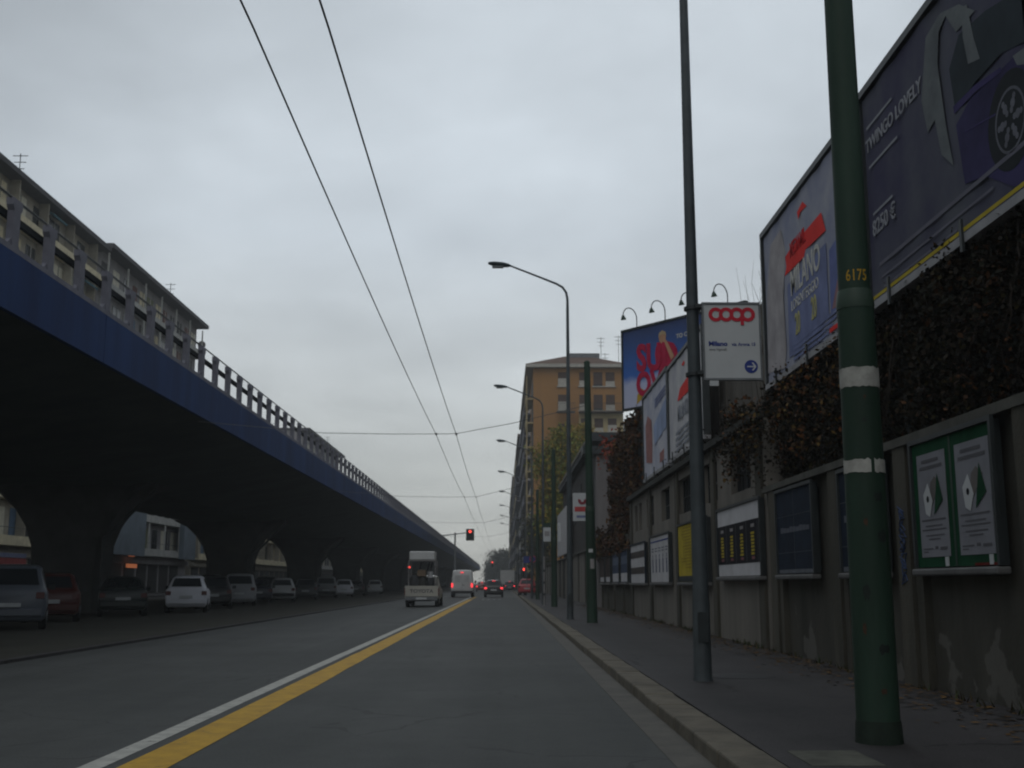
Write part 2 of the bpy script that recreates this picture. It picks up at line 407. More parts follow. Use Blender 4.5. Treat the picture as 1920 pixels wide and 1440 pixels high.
m = MB(); y = VY0
while y < VY1:
    m.box(-9.54, -9.42, y, y + 13.97, 6.36, 7.52); y += 14
m.build('fascia', M_vblue, via)
def pier_mesh():
    m = MB(); lv_ = []
    for z, hw, hy in ((0.0, 1.42, .85), (1.4, 1.42, .85), (2.7, 1.46, .88), (3.5, 1.72, .95), (4.2, 2.15, 1.05), (4.8, 2.75, 1.2), (5.22, 3.6, 1.35)):
        c = .22
        lv_.append([(sx_ * (hw - (c if i else 0)), sy_ * (hy - (0 if i else c)), z) for sx_, sy_, i in
                    ((1, -1, 0), (1, 1, 0), (1, 1, 1), (-1, 1, 1), (-1, 1, 0), (-1, -1, 0), (-1, -1, 1), (1, -1, 1))])
    n = 8; vs = [p for q in lv_ for p in q]
    fs = [(i * n + k, i * n + (k + 1) % n, (i + 1) * n + (k + 1) % n, (i + 1) * n + k) for i in range(len(lv_) - 1) for k in range(n)]
    fs += [tuple(range(n)), tuple((len(lv_) - 1) * n + k for k in range(n))]
    return m.add(vs, fs)
p0 = pier_mesh().build('pier', mat('pier_concrete', (0.042, 0.044, 0.042), 0.9, 0.3, 1, 0.2), via, loc=(-17.8, 47, 0.04))
for i in range(1, 15):
    p = p0.copy(); sc.collection.objects.link(p); p.parent = via; p.location = (-17.8, 47 + 27.5 * i, 0.04)
for i in range(8):
    MB().tube([(-16.2, 46.0 + 27.5 * i, .1), (-16.2, 46.0 + 27.5 * i, 3.0), (-14.2, 46.0 + 27.5 * i, 5.0), (-14.2, 46.0 + 27.5 * i, 5.25)], .08, 8).build('drain_pipe', M_dark, via)
m = MB().box(-9.74, -9.43, VY0, VY1, 7.53, 7.64); m.build('curb', M_rail, via)
m = MB().box(-9.68, -9.60, VY0, VY1, 8.22, 8.36); m.build('guard_beam', mat('guard_beam', (0.010, 0.013, 0.016), 0.8, 0.2, 1, spec=.1), via)
m = MB().tube([(-9.50, VY0, 8.60), (-9.50, VY1, 8.60)], 0.022, 8); m.build('handrail', M_dark, via)
def post_mb(m, y):
    m.prism([(-.14, 7.64), (.14, 7.64), (.14, 8.34), (.21, 8.44), (.21, 8.58), (-.21, 8.58), (-.21, 8.44), (-.14, 8.34)],
            lambda a, b: (-9.57, y + a, b), lambda a, b: (-9.43, y + a, b))
    for s in (-1, 1):      # the rounded lower corners of each opening
        m.prism([(s * .14, 7.64), (s * .30, 7.64), (s * .14, 7.78)], lambda a, b: (-9.55, y + a, b), lambda a, b: (-9.46, y + a, b))
    return m
q0 = post_mb(MB(), 0).build('rail_post', M_rail, via, loc=(0, 19.2, 0))
for i in range(1, 100):
    q = q0.copy(); sc.collection.objects.link(q); q.parent = via; q.location = (0, 19.2 + 1.72 * i, 0)
m = MB()
for i in range(100, 262): post_mb(m, 19.2 + 1.72 * i)
tag(m.build('rail_post', M_rail, via), kind='stuff')

# ---------------------------------------------------------------- walls and buildings on the right
WX = 4.66
near = thing('boundary_wall', 'low stained concrete boundary wall with pilasters and a coping, nearest the right edge', 'wall', (WX, 0, 0))
Y_NE = 19.75
near_o = near
MB().box(0.04, 0.34, -4, Y_NE, 0.05, 2.80).build('wall_panel', M_wall, near)
MB().box(-0.10, 0.42, -4, Y_NE, 2.80, 2.90).build('coping', M_cope, near)
for y in (5.6, 9.75, 12.9, 15.6, 19.15):
    MB().box(-0.08, 0.04, y - .20, y + .20, 0.05, 2.80).build('pilaster', M_pil, near)
    MB().box(-0.05, 0.04, y - .46, y - .26, 0.05, 2.80).build('pilaster', M_pil, near)
m = MB(); r = random.Random(9); pts = []
for i in range(46):
    t = i / 45
    pts.append((-0.088, 12.9 + .11 * math.sin(i * 1.9) + r.uniform(-.03, .03), 1.25 + t * .85 + .05 * math.cos(i * 2.3)))
m.tube(pts, 0.006, 5); m.build('graffiti', mat('graffiti_blue', (0.03, 0.06, 0.15), 0.6, 0.1, 3), near)

fac = thing('factory_wall', 'taller grey factory wall with a row of small dark windows above the posters', 'wall', (WX, 0, 0))
FY0, FY1 = Y_NE + .02, 41.0
wins = [(21.0, 22.85), (24.3, 26.1), (27.6, 29.75), (31.35, 33.0), (34.75, 36.4), (37.7, 38.5), (38.9, 39.7)]
m = MB(); m.box(0, .45, FY0, FY1, 0.05, 3.02); m.box(0, .45, FY0, FY1, 3.92, 4.16)
ys = [FY0] + [v for wv in wins for v in wv] + [FY1]
for a, b in zip(ys[0::2], ys[1::2]): m.box(0, .45, a, b, 3.02, 3.92)
m.build('wall', M_fac, fac)
for a, b in wins:
    wd = MB().box(.16, .20, a, b, 3.02, 3.92).build('window', M_void, fac)
    f = MB()
    n = max(2, round((b - a) / .45))
    for i in range(n + 1):
        yy = a + (b - a) * i / n; f.box(.13, .165, yy - .018, yy + .018, 3.02, 3.92)
    f.box(.135, .165, a, b, 3.44, 3.48); f.build('frame', M_dark, wd)
MB().box(-.16, .6, FY0, FY1, 4.16, 4.30).build('ledge', mat('dark_ledge', (0.03, 0.032, 0.028), 0.9, 0.3, 2), fac)  # ledge coloured much darker than the wall below it
for y in (20.2, 24.65, 29.9, 35.4, 40.6):
    MB().box(-.06, 0, y - .22, y + .22, 0.05, 4.16).build('pilaster', M_pil, fac)

up = thing('upper_wall', 'dark upper wall behind the creeper and under the two nearest billboards', 'wall', (5.42, 0, 0))
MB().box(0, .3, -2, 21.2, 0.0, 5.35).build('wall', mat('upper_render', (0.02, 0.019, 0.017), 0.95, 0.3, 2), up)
hd = thing('hoarding', 'grey vertical plank hoarding behind the red logo sign, between the billboards', 'hoarding', (5.55, 0, 0))
m = MB(); y = 21.35; r = random.Random(4)
while y < 31.5:
    m.box(r.uniform(-.012, .012), .06, y, y + .24, 4.30, 7.15 + r.uniform(-.04, .04)); y += .25
m.build('planks', mat('grey_planks', (0.13, 0.12, 0.105), 0.9, 0.35, 1.2, 0.3, col2=(0.075, 0.07, 0.062), streak=True), hd)
m = MB()
for z in (4.7, 6.6): m.box(.06, .14, 21.35, 31.5, z, z + .12)
for y in (22, 25, 28, 31): m.box(.14, .28, y, y + .14, 0, 7.0)
m.build('rails', M_dark, hd)

# ---------------------------------------------------------------- billboards along the wall
def board_x(name, label, y0, y1, z0, z1, face, X=5.0):
    """board facing the road; y0 is the near end"""
    b = thing(name, label, 'billboard', (X, 0, 0), 'large billboards above the wall')
    bm_ = MB(); ny, nz = 70, 8; r = random.Random(int(y0 * 10)); ph = [r.uniform(0, 6) for _ in range(6)]
    g = []
    for i in range(ny + 1):
        for j in range(nz + 1):
            yy = y0 + .09 + (y1 - y0 - .18) * i / ny; zz = z0 + .12 + (z1 - z0 - .24) * j / nz
            wv = .008 * math.sin(yy * 5.1 + ph[0] + .9 * zz) + .005 * math.sin(yy * 9.3 + ph[1] - 1.1 * zz)
            g.append((wv, yy, zz))
    bm_.add(g, [(i * (nz + 1) + j, i * (nz + 1) + j + 1, (i + 1) * (nz + 1) + j + 1, (i + 1) * (nz + 1) + j) for i in range(ny) for j in range(nz)])
    bm_.build('poster', face, b, smooth=60)
    MB().box(.04, .08, y0 + .02, y1 - .02, z0 + .02, z1 - .02).build('backing', M_dark, b)
    f = MB(); f.box(-.05, .12, y0, y1, z1 - .10, z1); f.box(-.05, .12, y0, y0 + .08, z0 + .10, z1 - .10); f.box(-.05, .12, y1 - .08, y1, z0 + .10, z1 - .10)
    f.build('frame', M_dark, b)
    MB().box(-.05, .12, y0, y1, z0, z0 + .10).build('sill', mat('sill_paint', (0.26, 0.26, 0.27), 0.6, 0.2, 3), b)
    for i in range(3):
        yy = y0 + .9 + i * (y1 - y0 - 1.8) / 2
        MB().box(-.08, -.052, yy - .03, yy + .03, z0 - .10, z0 + .26).build('bracket', M_dark, b)
    for i in range(3):
        yy = y0 + .7 + i * (y1 - y0 - 1.4) / 2
        MB().box(.13, .25, yy - .06, yy + .06, 4.25 if y0 > 20 else 0.0, z1 - .2).build('post', M_dark, b)
    return b
def art(parent, name, m, pts, X, dx, bx):
    """printed patch on a board facing the road, surveyed on the plane X"""
    q = [at(px, py, 'X', X) for px, py in pts]
    q = [(p.y, p.z) for p in q]
    return MB().prism(q, lambda a, b: (bx - dx * .40, a, b), lambda a, b: (bx - dx * .40 - .001, a, b)).build(name, m, parent)
def xtext(parent, txt, size, m, Y, Z, bx, **kw):
    return lettering(txt, size, m, parent, (bx, Y, Z), (0, -1, 0), (0, 0, 1), **kw)

pv = mat('poster_violet', (0.100, 0.106, 0.128), 0.7, 0.35, 0.55, col2=(0.050, 0.048, 0.092), streak=False, spec=0.12)
b1 = board_x('billboard', 'dark violet car advert billboard, nearest and largest, at the top right corner', 8.35, 14.76, 4.85, 7.98, pv)
PT = mat('poster_text_grey', (0.26, 0.27, 0.30), 0.8, 0.1, 3, spec=.1)
def ptY(x, y): p = at(x, y, 'X', 5.0); return p.y, p.z
yy, zz = ptY(1627, 290); xtext(b1, 'TWINGO LOVELY', .255, PT, yy, zz, -.019, bold=.004)
for (x, y, ln) in ((1627, 245, 1.0), (1632, 318, 1.1), (1640, 405, .75)):
    yy, zz = ptY(x, y); MB().box(-.0185, -.0175, yy - ln, yy, zz, zz + .035).build('text_line', PT, b1)
yy, zz = ptY(1640, 445); xtext(b1, '8250 \u20ac', .30, PT, yy, zz, -.019, bold=.004)
yy, zz = ptY(1652, 500); MB().box(-.0185, -.0175, yy - 4.6, yy, zz, zz + .05).build('text_line', mat('dim_line', (0.115, 0.115, 0.15), 0.8, 0.1, 3), b1)
for i, (x, y) in enumerate(((1656, 522), (1660, 540))):
    yy, zz = ptY(x, y); MB().box(-.0185, -.0175, yy - 3.4 + i, yy, zz, zz + .03).build('text_line', mat('dim_line', (0.1, 0.1, 0.13)), b1)
MB().box(-.053, -.050, 8.45, 14.65, 4.965, 5.01).build('yellow_strip', M_pyel, b1)
art(b1, 'printed_door', mat('poster_pale', (0.17, 0.19, 0.195), 0.5, 0.3, 1.2, col2=(0.085, 0.095, 0.105)), [(1738, 70), (1765, 25), (1800, 8), (1830, 20), (1795, 60), (1775, 30), (1762, 60), (1760, 120), (1775, 230), (1790, 310), (1768, 290), (1755, 225), (1742, 248), (1730, 190)], 5.0, .036, 0)
art(b1, 'printed_body', mat('poster_dark_car', (0.038, 0.034, 0.090), 0.45, 0.4, .8), [(1795, 235), (1822, 185), (1870, 140), (1905, 105), (1960, 60), (1960, 330), (1905, 350), (1850, 330), (1812, 345)], 5.0, .034, 0)
art(b1, 'printed_window', mat('poster_window', (0.030, 0.040, 0.048), 0.3, 0.3, 1), [(1782, 130), (1800, 65), (1850, 20), (1915, -20), (1960, -30), (1960, 60), (1880, 100), (1830, 155), (1795, 215)], 5.0, .034, 0)
art(b1, 'printed_sash', mat('poster_pale', (0.15, 0.17, 0.175)), [(1805, 15), (1815, 8), (1828, 70), (1840, 110), (1818, 120), (1808, 70)], 5.0, .040, 0)
art(b1, 'printed_mirror', mat('poster_pale', (0.15, 0.17, 0.175)), [(1902, 105), (1930, 85), (1930, 120), (1910, 122)], 5.0, .040, 0)
art(b1, 'printed_door_line', mat('poster_lilac', (0.048, 0.040, 0.115), 0.4, 0.2, 2), [(1790, 200), (1830, 160), (1880, 125), (1880, 135), (1832, 172), (1792, 214)], 5.0, .041, 0)
art(b1, 'printed_sill_line', mat('poster_lilac', (0.075, 0.062, 0.19)), [(1812, 245), (1870, 212), (1870, 216), (1812, 249)], 5.0, .041, 0)
MB().prism([(9.93, 6.95), (9.2, 6.62), (8.78, 6.30), (8.72, 5.75), (8.85, 5.52), (9.93, 5.40)], lambda a, b: (-.0136, a, b), lambda a, b: (-.0146, a, b)).build('printed_bonnet', mat('poster_dark_car', (0.024, 0.021, 0.06)), b1)
MB().prism([(8.85, 6.2), (9.2, 6.4), (9.15, 6.15), (8.85, 6.05)], lambda a, b: (-.0150, a, b), lambda a, b: (-.0158, a, b)).build('printed_headlight', mat('poster_pale', (0.1, 0.1, 0.1)), b1)
c = at(1897, 225, 'X', 5.0)
fr = lambda u, v, dd: (dd, c.y + u, c.z + v)
wh = MB().ring(0, 0, 0.0, .50, 0, 360, fr, -.0165, -.0158).build('printed_wheel', mat('poster_tyre', (0.022, 0.026, 0.030), .8, .2, 2), b1)
s_ = MB().ring(0, 0, .30, .33, 0, 360, fr, -.0185, -.0175)
for a in range(0, 360, 60):
    s_.ring(.17 * math.cos(R(a)), .17 * math.sin(R(a)), .0, .05, 0, 360, fr, -.0192, -.0175, 10)
    s_.ring(.10 * math.cos(R(a)), .10 * math.sin(R(a)), .0, .035, 0, 360, fr, -.0196, -.0178, 8)
    s_.ring(.24 * math.cos(R(a)), .24 * math.sin(R(a)), .0, .035, 0, 360, fr, -.0196, -.0178, 8)
s_.build('printed_rim', mat('poster_rim_grey', (0.13, 0.135, 0.16)), wh)

def collage(name, lo, hi):
    m = mat(name, hi, 0.6, 0.2, 1.2, col2=lo); return m
b2 = board_x('billboard', 'pale blue billboard with red lettering over MILANO, behind the near green pole', 14.84, 20.78, 4.82, 7.88, collage('poster_blue_grey', (0.22, 0.24, 0.34), (0.35, 0.36, 0.41)))
PRED = mat('poster_bright_red', (0.70, 0.045, 0.04), 0.6, 0.1, 3); PWH = mat('poster_off_white', (0.50, 0.50, 0.47), 0.6, 0.1, 3)
PYL = mat('poster_soft_yellow', (0.40, 0.38, 0.17), 0.6, 0.1, 3); PBL = mat('poster_mid_blue', (0.17, 0.20, 0.35), 0.6, 0.2, 2)
PTAN = mat('poster_tan', (0.36, 0.34, 0.35), 0.6, 0.2, 2)
art(b2, 'printed_figure', PTAN, [(1442, 700), (1440, 560), (1446, 460), (1465, 430), (1474, 470), (1470, 560), (1476, 650), (1474, 690)], 5.0, .034, 0)
art(b2, 'printed_panel', PBL, [(1478, 535), (1550, 455), (1556, 590), (1552, 600), (1482, 672)], 5.0, .034, 0)
art(b2, 'printed_panel', mat('poster_deep_blue', (0.13, 0.16, 0.34), 0.6, 0.2, 2), [(1556, 470), (1580, 430), (1588, 560), (1560, 590)], 5.0, .0345, 0)
art(b2, 'printed_panel', mat('poster_rose', (0.27, 0.16, 0.17), 0.6, 0.2, 2), [(1562, 580), (1576, 500), (1600, 450), (1600, 560)], 5.0, .036, 0)
art(b2, 'printed_banner', PRED, [(1474, 482), (1481, 470), (1541, 398), (1550, 432), (1512, 468), (1509, 482), (1473, 518), (1476, 500)], 5.0, .038, 0)
art(b2, 'printed_crown', PRED, [(1496, 398), (1506, 378), (1514, 386), (1502, 398), (1498, 412)], 5.0, .038, 0)
yy, zz = ptY(1484, 492); xtext(b2, 'MEDIAMILANO'[:8], .36, mat('poster_dark_red', (0.42, 0.02, 0.025), 0.6, 0.1, 3), yy, zz + .08, -.020, bold=.006, sx=.62)
yy, zz = ptY(1485, 556); xtext(b2, 'MILANO', .62, PWH, yy, zz, -.019, bold=.008, sx=.78)
yy, zz = ptY(1486, 585); xtext(b2, 'LORENTEGGIO', .26, PWH, yy, zz, -.019, sx=.95)
for (x, y, t_) in ((1494, 628, '20'), (1524, 600, '20')):
    yy, zz = ptY(x, y); xtext(b2, t_, .52, PYL, yy, zz, -.019, bold=.01, sx=.6)
for i in range(4):
    yy, zz = ptY(1490, 650 + i * 9); MB().box(-.0185, -.0175, yy - 2.7 + .2 * i, yy, zz, zz + .05).build('text_line', PBL, b2)
yy, zz = ptY(1558, 625); MB().box(-.0185, -.0175, yy - 1.6, yy, zz, zz + .07).build('text_line', PRED, b2)

b3 = board_x('billboard', 'pale billboard with a tall pink figure, farthest of the row along the wall', 33.45, 39.45, 4.72, 7.76, collage('poster_white_blue', (0.36, 0.39, 0.50), (0.58, 0.58, 0.62)))
art(b3, 'printed_figure', mat('poster_pink', (0.33, 0.16, 0.15)), [(1213, 868), (1211, 800), (1215, 780), (1222, 788), (1224, 830), (1224, 868)], 5.0, .036, 0)
art(b3, 'printed_panel', mat('poster_pale_blue', (0.30, 0.37, 0.54), 0.6, 0.2, 1), [(1226, 800), (1249, 745), (1250, 800), (1228, 835)], 5.0, .036, 0)
for i in range(3): art(b3, 'text_line', PBL, [(1228, 762 - i * 6), (1248, 735 - i * 7), (1248, 739 - i * 7), (1228, 766 - i * 6)], 5.0, .040, 0)
art(b3, 'text_line', mat('poster_pink', (0.33, 0.16, 0.15)), [(1238, 850), (1246, 840), (1246, 862), (1238, 868)], 5.0, .038, 0)
b4 = board_x('billboard', 'pale billboard with a slanting red banner, partly behind the sign pole', 27.35, 33.35, 4.75, 7.66, collage('poster_warm_white', (0.40, 0.40, 0.45), (0.58, 0.58, 0.58)))
art(b4, 'printed_banner', PRED, [(1271, 752), (1276, 728), (1300, 690), (1312, 680), (1312, 715), (1290, 735), (1273, 752)], 5.0, .038, 0)
art(b4, 'printed_crown', PRED, [(1279, 684), (1283, 676), (1285, 680), (1282, 686)], 5.0, .038, 0)
yy, zz = ptY(1272, 790); xtext(b4, 'MILANO', .60, mat('poster_grey_blue', (0.25, 0.27, 0.31), 0.6, 0.1, 3), yy, zz, -.019, bold=.008, sx=.78)
for i in range(4): art(b4, 'text_line', mat('poster_grey_blue', (0.25, 0.27, 0.31)), [(1268, 812 + i * 11), (1295, 786 + i * 10), (1295, 791 + i * 10), (1268, 818 + i * 11)], 5.0, .038, 0)

# board 5 stands at an angle on its own posts behind the wall
A, B_ = Vector((4.52, 41.6, 0)), Vector((8.25, 36.9, 0))
ud = (B_ - A).normalized(); LN = (B_ - A).length; nd = Vector((ud.y, -ud.x, 0))
if nd.y > 0: nd = -nd
b5 = thing('billboard', 'deep blue angled billboard with a red shirted figure and lamps on top', 'billboard', tuple(A), 'large billboards above the wall', rz=math.atan2(ud.y, ud.x))
Z0, Z1 = 7.6, 10.7            # local: x along the board, -y towards the viewer
gp = bpy.data.materials.new('poster_sky_blue'); gp.use_nodes = True
t = gp.node_tree; b = t.nodes['Principled BSDF']; b.inputs['Roughness'].default_value = .6
co = t.nodes.new('ShaderNodeTexCoord'); sp = t.nodes.new('ShaderNodeSeparateXYZ'); t.links.new(co.outputs['Object'], sp.inputs[0])
nz = t.nodes.new('ShaderNodeTexNoise'); nz.inputs['Scale'].default_value = 1.4; t.links.new(co.outputs['Object'], nz.inputs['Vector'])
ma = t.nodes.new('ShaderNodeMath'); ma.operation = 'MULTIPLY_ADD'; t.links.new(nz.outputs['Fac'], ma.inputs[0]); ma.inputs[1].default_value = .5; t.links.new(sp.outputs[2], ma.inputs[2])
rp = t.nodes.new('ShaderNodeValToRGB'); mr2 = t.nodes.new('ShaderNodeMapRange'); mr2.inputs['From Min'].default_value = Z0; mr2.inputs['From Max'].default_value = Z1 + .3
t.links.new(ma.outputs[0], mr2.inputs['Value']); t.links.new(mr2.outputs[0], rp.inputs[0])
rp.color_ramp.elements[0].position = 0.05; rp.color_ramp.elements[0].color = (0.46, 0.47, 0.60, 1)
rp.color_ramp.elements[1].position = 1.0; rp.color_ramp.elements[1].color = (0.022, 0.035, 0.105, 1)
e = rp.color_ramp.elements.new(.36); e.color = (0.40, 0.44, 0.62, 1)
e = rp.color_ramp.elements.new(.46); e.color = (0.030, 0.12, 0.42, 1)
t.links.new(rp.outputs[0], b.inputs['Base Color'])
MB().box(.06, LN - .06, -.02, .02, Z0 + .06, Z1 - .06).build('poster', gp, b5)
f = MB(); f.box(0, LN, -.06, .12, Z1 - .08, Z1); f.box(0, LN, -.06, .12, Z0, Z0 + .08); f.box(0, .07, -.06, .12, Z0 + .08, Z1 - .08); f.box(LN - .07, LN, -.06, .12, Z0 + .08, Z1 - .08)
f.build('frame', M_dark, b5)
for x in (.7, LN / 2, LN - .7):
    MB().box(x - .09, x + .09, .13, .31, 0.0, Z1 - .2).build('post', M_dark, b5)
    MB().tube([(x, .31, Z1 - .8), (x, 2.4, 3.0)], .06, 8).build('brace', M_dark, b5)
PR2 = mat('poster_crimson', (0.38, 0.020, 0.060), 0.6, 0.15, 3)
lx = lambda u: u
bt = lettering('SUD', 1.36, PR2, b5, (.80, -.045, 9.05), (1, 0, -.10), (0, 0, 1), bold=.055, sx=.80)
bt2 = lettering('OVE', 1.20, PR2, b5, (.76, -.045, 8.10), (1, 0, -.04), (0, 0, 1), bold=.055, sx=.76)
lettering('TO CA', .22, PWH, b5, (2.80, -.032, 9.92), (1, 0, .03), (0, 0, 1), bold=.006)
flat = lambda d0, d1: (lambda a, b: (a, -d0, b)), (lambda a, b: (a, -d1, b))
f0 = lambda a, b: (a, -.022, b); f1 = lambda a, b: (a, -.026, b)
def disc(cx, cz, rx, rz_, n=18): return [(cx + rx * math.cos(2 * math.pi * i / n), cz + rz_ * math.sin(2 * math.pi * i / n)) for i in range(n)]
PSK = mat('poster_skin', (0.42, 0.24, 0.15), 0.6, 0.15, 3)
fg = MB().prism([(1.72, 9.5), (1.78, 9.78), (1.95, 9.86), (2.35, 9.86), (2.58, 9.62), (2.66, 9.2), (2.45, 8.9), (1.8, 8.9)], f0, f1).build('printed_figure', PR2, b5)
MB().prism(disc(2.12, 10.06, .17, .21), lambda a, b: (a, -.034, b), lambda a, b: (a, -.037, b)).build('face', PSK, fg)
MB().prism([(1.93, 10.08), (1.96, 10.26), (2.12, 10.34), (2.29, 10.26), (2.32, 10.08), (2.24, 10.17), (2.12, 10.2), (2.0, 10.17)], lambda a, b: (a, -.038, b), lambda a, b: (a, -.040, b)).build('hair', mat('poster_fair_hair', (0.42, 0.33, 0.20), 0.6, 0.1, 3), fg)
MB().prism([(2.22, 9.92), (2.32, 9.96), (2.70, 9.3), (2.55, 9.16)], lambda a, b: (a, -.052, b), lambda a, b: (a, -.055, b)).build('forearm', PSK, fg)
MB().prism([(.78, 8.1), (1.0, 8.35), (1.2, 8.2), (1.05, 7.95), (.75, 7.78)], lambda a, b: (a, -.028, b), lambda a, b: (a, -.031, b)).build('printed_shoe', mat('poster_gold', (0.42, 0.28, 0.04), 0.6, 0.1, 3), b5)
for x in (.80, 2.25, 3.7, 5.2):
    pts = [(x, 0, Z1 - .04), (x, 0, Z1 + .32)] + [(x, -.36 + .36 * math.cos(R(a)), Z1 + .32 + .36 * math.sin(R(a))) for a in range(15, 181, 15)]
    gl = MB().tube(pts, .020, 7).build('gooseneck', M_dark, b5, smooth=50)
    e = Vector(pts[-1])
    MB().tube([e + Vector((0, 0, .03)), e + Vector((0, .01, -.04)), e + Vector((0, .03, -.14))], [.04, .07, .11], 10).build('lamp_head', M_green, gl)

# ---------------------------------------------------------------- poster boards on the walls
def pboard(name, label, y0, y1, z0, z1, paper, X=WX, frame=None):
    """y0 near end"""
    p = thing(name, label, 'poster board', (X, 0, 0), 'poster boards on the wall')
    fm = frame or M_dark
    f = MB(); f.box(-.13, -.09, y0, y1, z1 - .05, z1); f.box(-.13, -.09, y0, y0 + .05, z0 + .05, z1 - .05); f.box(-.13, -.09, y1 - .05, y1, z0 + .05, z1 - .05)
    f.build('frame', fm, p)
    chamfer(MB().box(-.165, -.02, y0, y1, z0 - .035, z0 + .04).build('sill', mat('sill_metal', (0.10, 0.10, 0.10), 0.6, 0.2, 3), p), .02)
    MB().box(-.09, -.02, y0 + .03, y1 - .03, z0 + .05, z1 - .03).build('backing', M_dark, p)
    MB().box(-.10, -.092, y0 + .055, y1 - .055, z0 + .055, z1 - .055).build('paper', paper, p)
    for s in (y0 + .2, y1 - .2): MB().box(-.02, .06, s - .03, s + .03, z0 + .1, z1 - .1).build('batten', M_dark, p)
    return p
def sheetx(p, name, m, ya, yb, za, zb, d=.106): return MB().box(-d, -.1005, ya, yb, za, zb).build(name, m, p)
p = pboard('poster_board', 'green framed board with two white posters, nearest on the right', 10.30, 12.45, 1.36, 2.80, M_pgreen)
for (a, b_) in ((10.42, 11.22), (11.48, 12.26)):
    w_ = b_ - a
    s = sheetx(p, 'poster', mat('poster_dull_white', (0.21, 0.215, 0.24), 0.7, 0.12, 2), a, b_, 1.52, 2.62)
    mid = (a + b_) / 2
    fr0 = lambda u, v: (-.108, u, v); fr1 = lambda u, v: (-.111, u, v)
    MB().prism([(mid + .02, 2.30), (mid - .10, 2.36), (mid - .30 * w_, 2.28), (mid + .12 * w_, 1.98)], fr0, fr1).build('printed_fold', mat('poster_shade', (0.13, 0.12, 0.115), 0.7, 0.2, 2), s)
    MB().prism([(mid - .22 * w_, 2.38), (mid - .38 * w_, 2.10), (mid - .06 * w_, 1.96)], lambda u, v: (-.112, u, v), lambda u, v: (-.114, u, v)).build('printed_triangle', M_pgreen, s)
    MB().prism([(mid + .30 * w_, 2.18), (mid + .12 * w_, 2.30), (mid - .02 * w_, 2.10), (mid + .10 * w_, 1.94), (mid + .24 * w_, 1.98)], lambda u, v: (-.1115, u, v), lambda u, v: (-.1135, u, v)).build('printed_fold', M_signw, s)
    g = MB(); gh = MB()
    for (zz, l0, l1, h) in ((2.52, .18, .78, .035), (2.45, .10, .90, .035), (1.90, .08, .92, .018), (1.84, .2, .8, .014), (1.80, .08, .92, .014), (1.74, .2, .84, .014), (1.70, .3, .7, .014), (1.60, .08, .42, .014), (1.60, .5, .6, .03), (1.59, .68, .92, .03), (1.57, .08, .25, .012)):
        (gh if zz > 2.2 else g).box(-.109, -.107, b_ - l1 * w_, b_ - l0 * w_, zz, zz + h)
    gh.build('heading', M_ptext, s)
    g.build('text_lines', M_ptext, s)
    MB().ring(mid + .14 * w_, 2.13, .0, .035, 0, 360, lambda u, v, dd: (dd, u, v), -.116, -.114, 12).build('emblem', M_black, s)
    MB().box(-.109, -.101, a + .06, a + .14, 1.42, 1.515).build('tab', M_signw, s)
sheetx(p, 'red_strip', mat('print_dull_red', (0.12, 0.015, 0.012), 0.7, 0.1, 3), 10.40, 10.9, 1.415, 1.44)
MB().box(-.104, -.1005, 11.32, 11.37, 1.42, 2.74).build('divider', M_green, p)
for (lab, a, b_) in (('nearer navy blue poster board, mostly hidden behind the green pole', 13.45, 15.22), ('farther navy blue poster board with a grey strip of small print', 16.5, 18.75)):
    p = pboard('poster_board', lab, a, b_, 1.34, 2.76, M_navy)
    MB().box(-.104, -.1005, (a + b_) / 2 - .01, (a + b_) / 2 + .01, 1.42, 2.70).build('seam', mat('seam', (0.035, 0.045, 0.06), 0.6, 0.1, 3), p)
    for zz in (1.72, 2.30): MB().box(-.1035, -.1005, a + .06, b_ - .06, zz, zz + .01).build('seam', mat('seam', (0.035, 0.045, 0.06)), p)
    g = MB()
    for i in range(9):
        ya = a + .25 + i * (b_ - a - .5) / 9; g.box(-.105, -.1005, ya, ya + .17, 2.04, 2.11 + .01 * (i % 3))
    g.build('small_print', mat('navy_print', (0.075, 0.085, 0.11), 0.6, 0.1, 3), p)
    sheetx(p, 'torn_edge', mat('print_mid_grey', (0.12, 0.13, 0.15), 0.7, 0.2, 8), a + .1, b_ - .1, 1.40, 1.46)
p = pboard('poster_board', 'white and black poster board with four yellow columns of print', 19.9, 23.95, 1.33, 2.78, M_paper)
MB().box(-.106, -.1005, 19.98, 23.87, 1.62, 2.40).build('black_band', M_black, p)
for i in range(4):
    yc = 20.55 + i * .95
    MB().box(-.108, -.1062, yc - .41, yc - .39, 1.62, 2.40).build('seam', M_ptext, p)
    g = MB(); r = random.Random(i)
    for k_ in range(7): g.box(-.109, -.1062, yc - .12 + r.uniform(-.02, .02), yc + .14 + r.uniform(-.03, .03), 1.76 + k_ * .062, 1.80 + k_ * .062)
    g.build('yellow_column', M_pyel, p)
    MB().box(-.109, -.1062, yc - .14, yc + .14, 2.26, 2.32).build('heading', M_ltgrey, p)
    MB().box(-.109, -.1062, yc - .12, yc + .12, 1.68, 1.73).build('heading', mat('print_pink', (0.22, 0.09, 0.10), 0.7, 0.2, 3), p)
p = pboard('poster_board', 'yellow poster board behind the sign pole', 25.1, 29.4, 1.22, 2.74, M_pyel)
sheetx(p, 'dark_strip', M_dark, 25.15, 29.35, 1.28, 1.42)
g = MB(); r = random.Random(2)
for k_ in range(14):
    zz = 1.62 + k_ * .075
    g.box(-.1055, -.1005, 25.4, 28.9 - r.uniform(0, .8), zz, zz + .018)
g.build('text_lines', mat('print_dark_yellow', (0.26, 0.19, 0.03), 0.7, 0.2, 5), p)
p = pboard('poster_board', 'white poster board with a row of small dark standing figures', 30.95, 34.95, 1.22, 2.66, M_paper)
sheetx(p, 'heading_strip', M_blue, 31.05, 34.85, 2.44, 2.48)
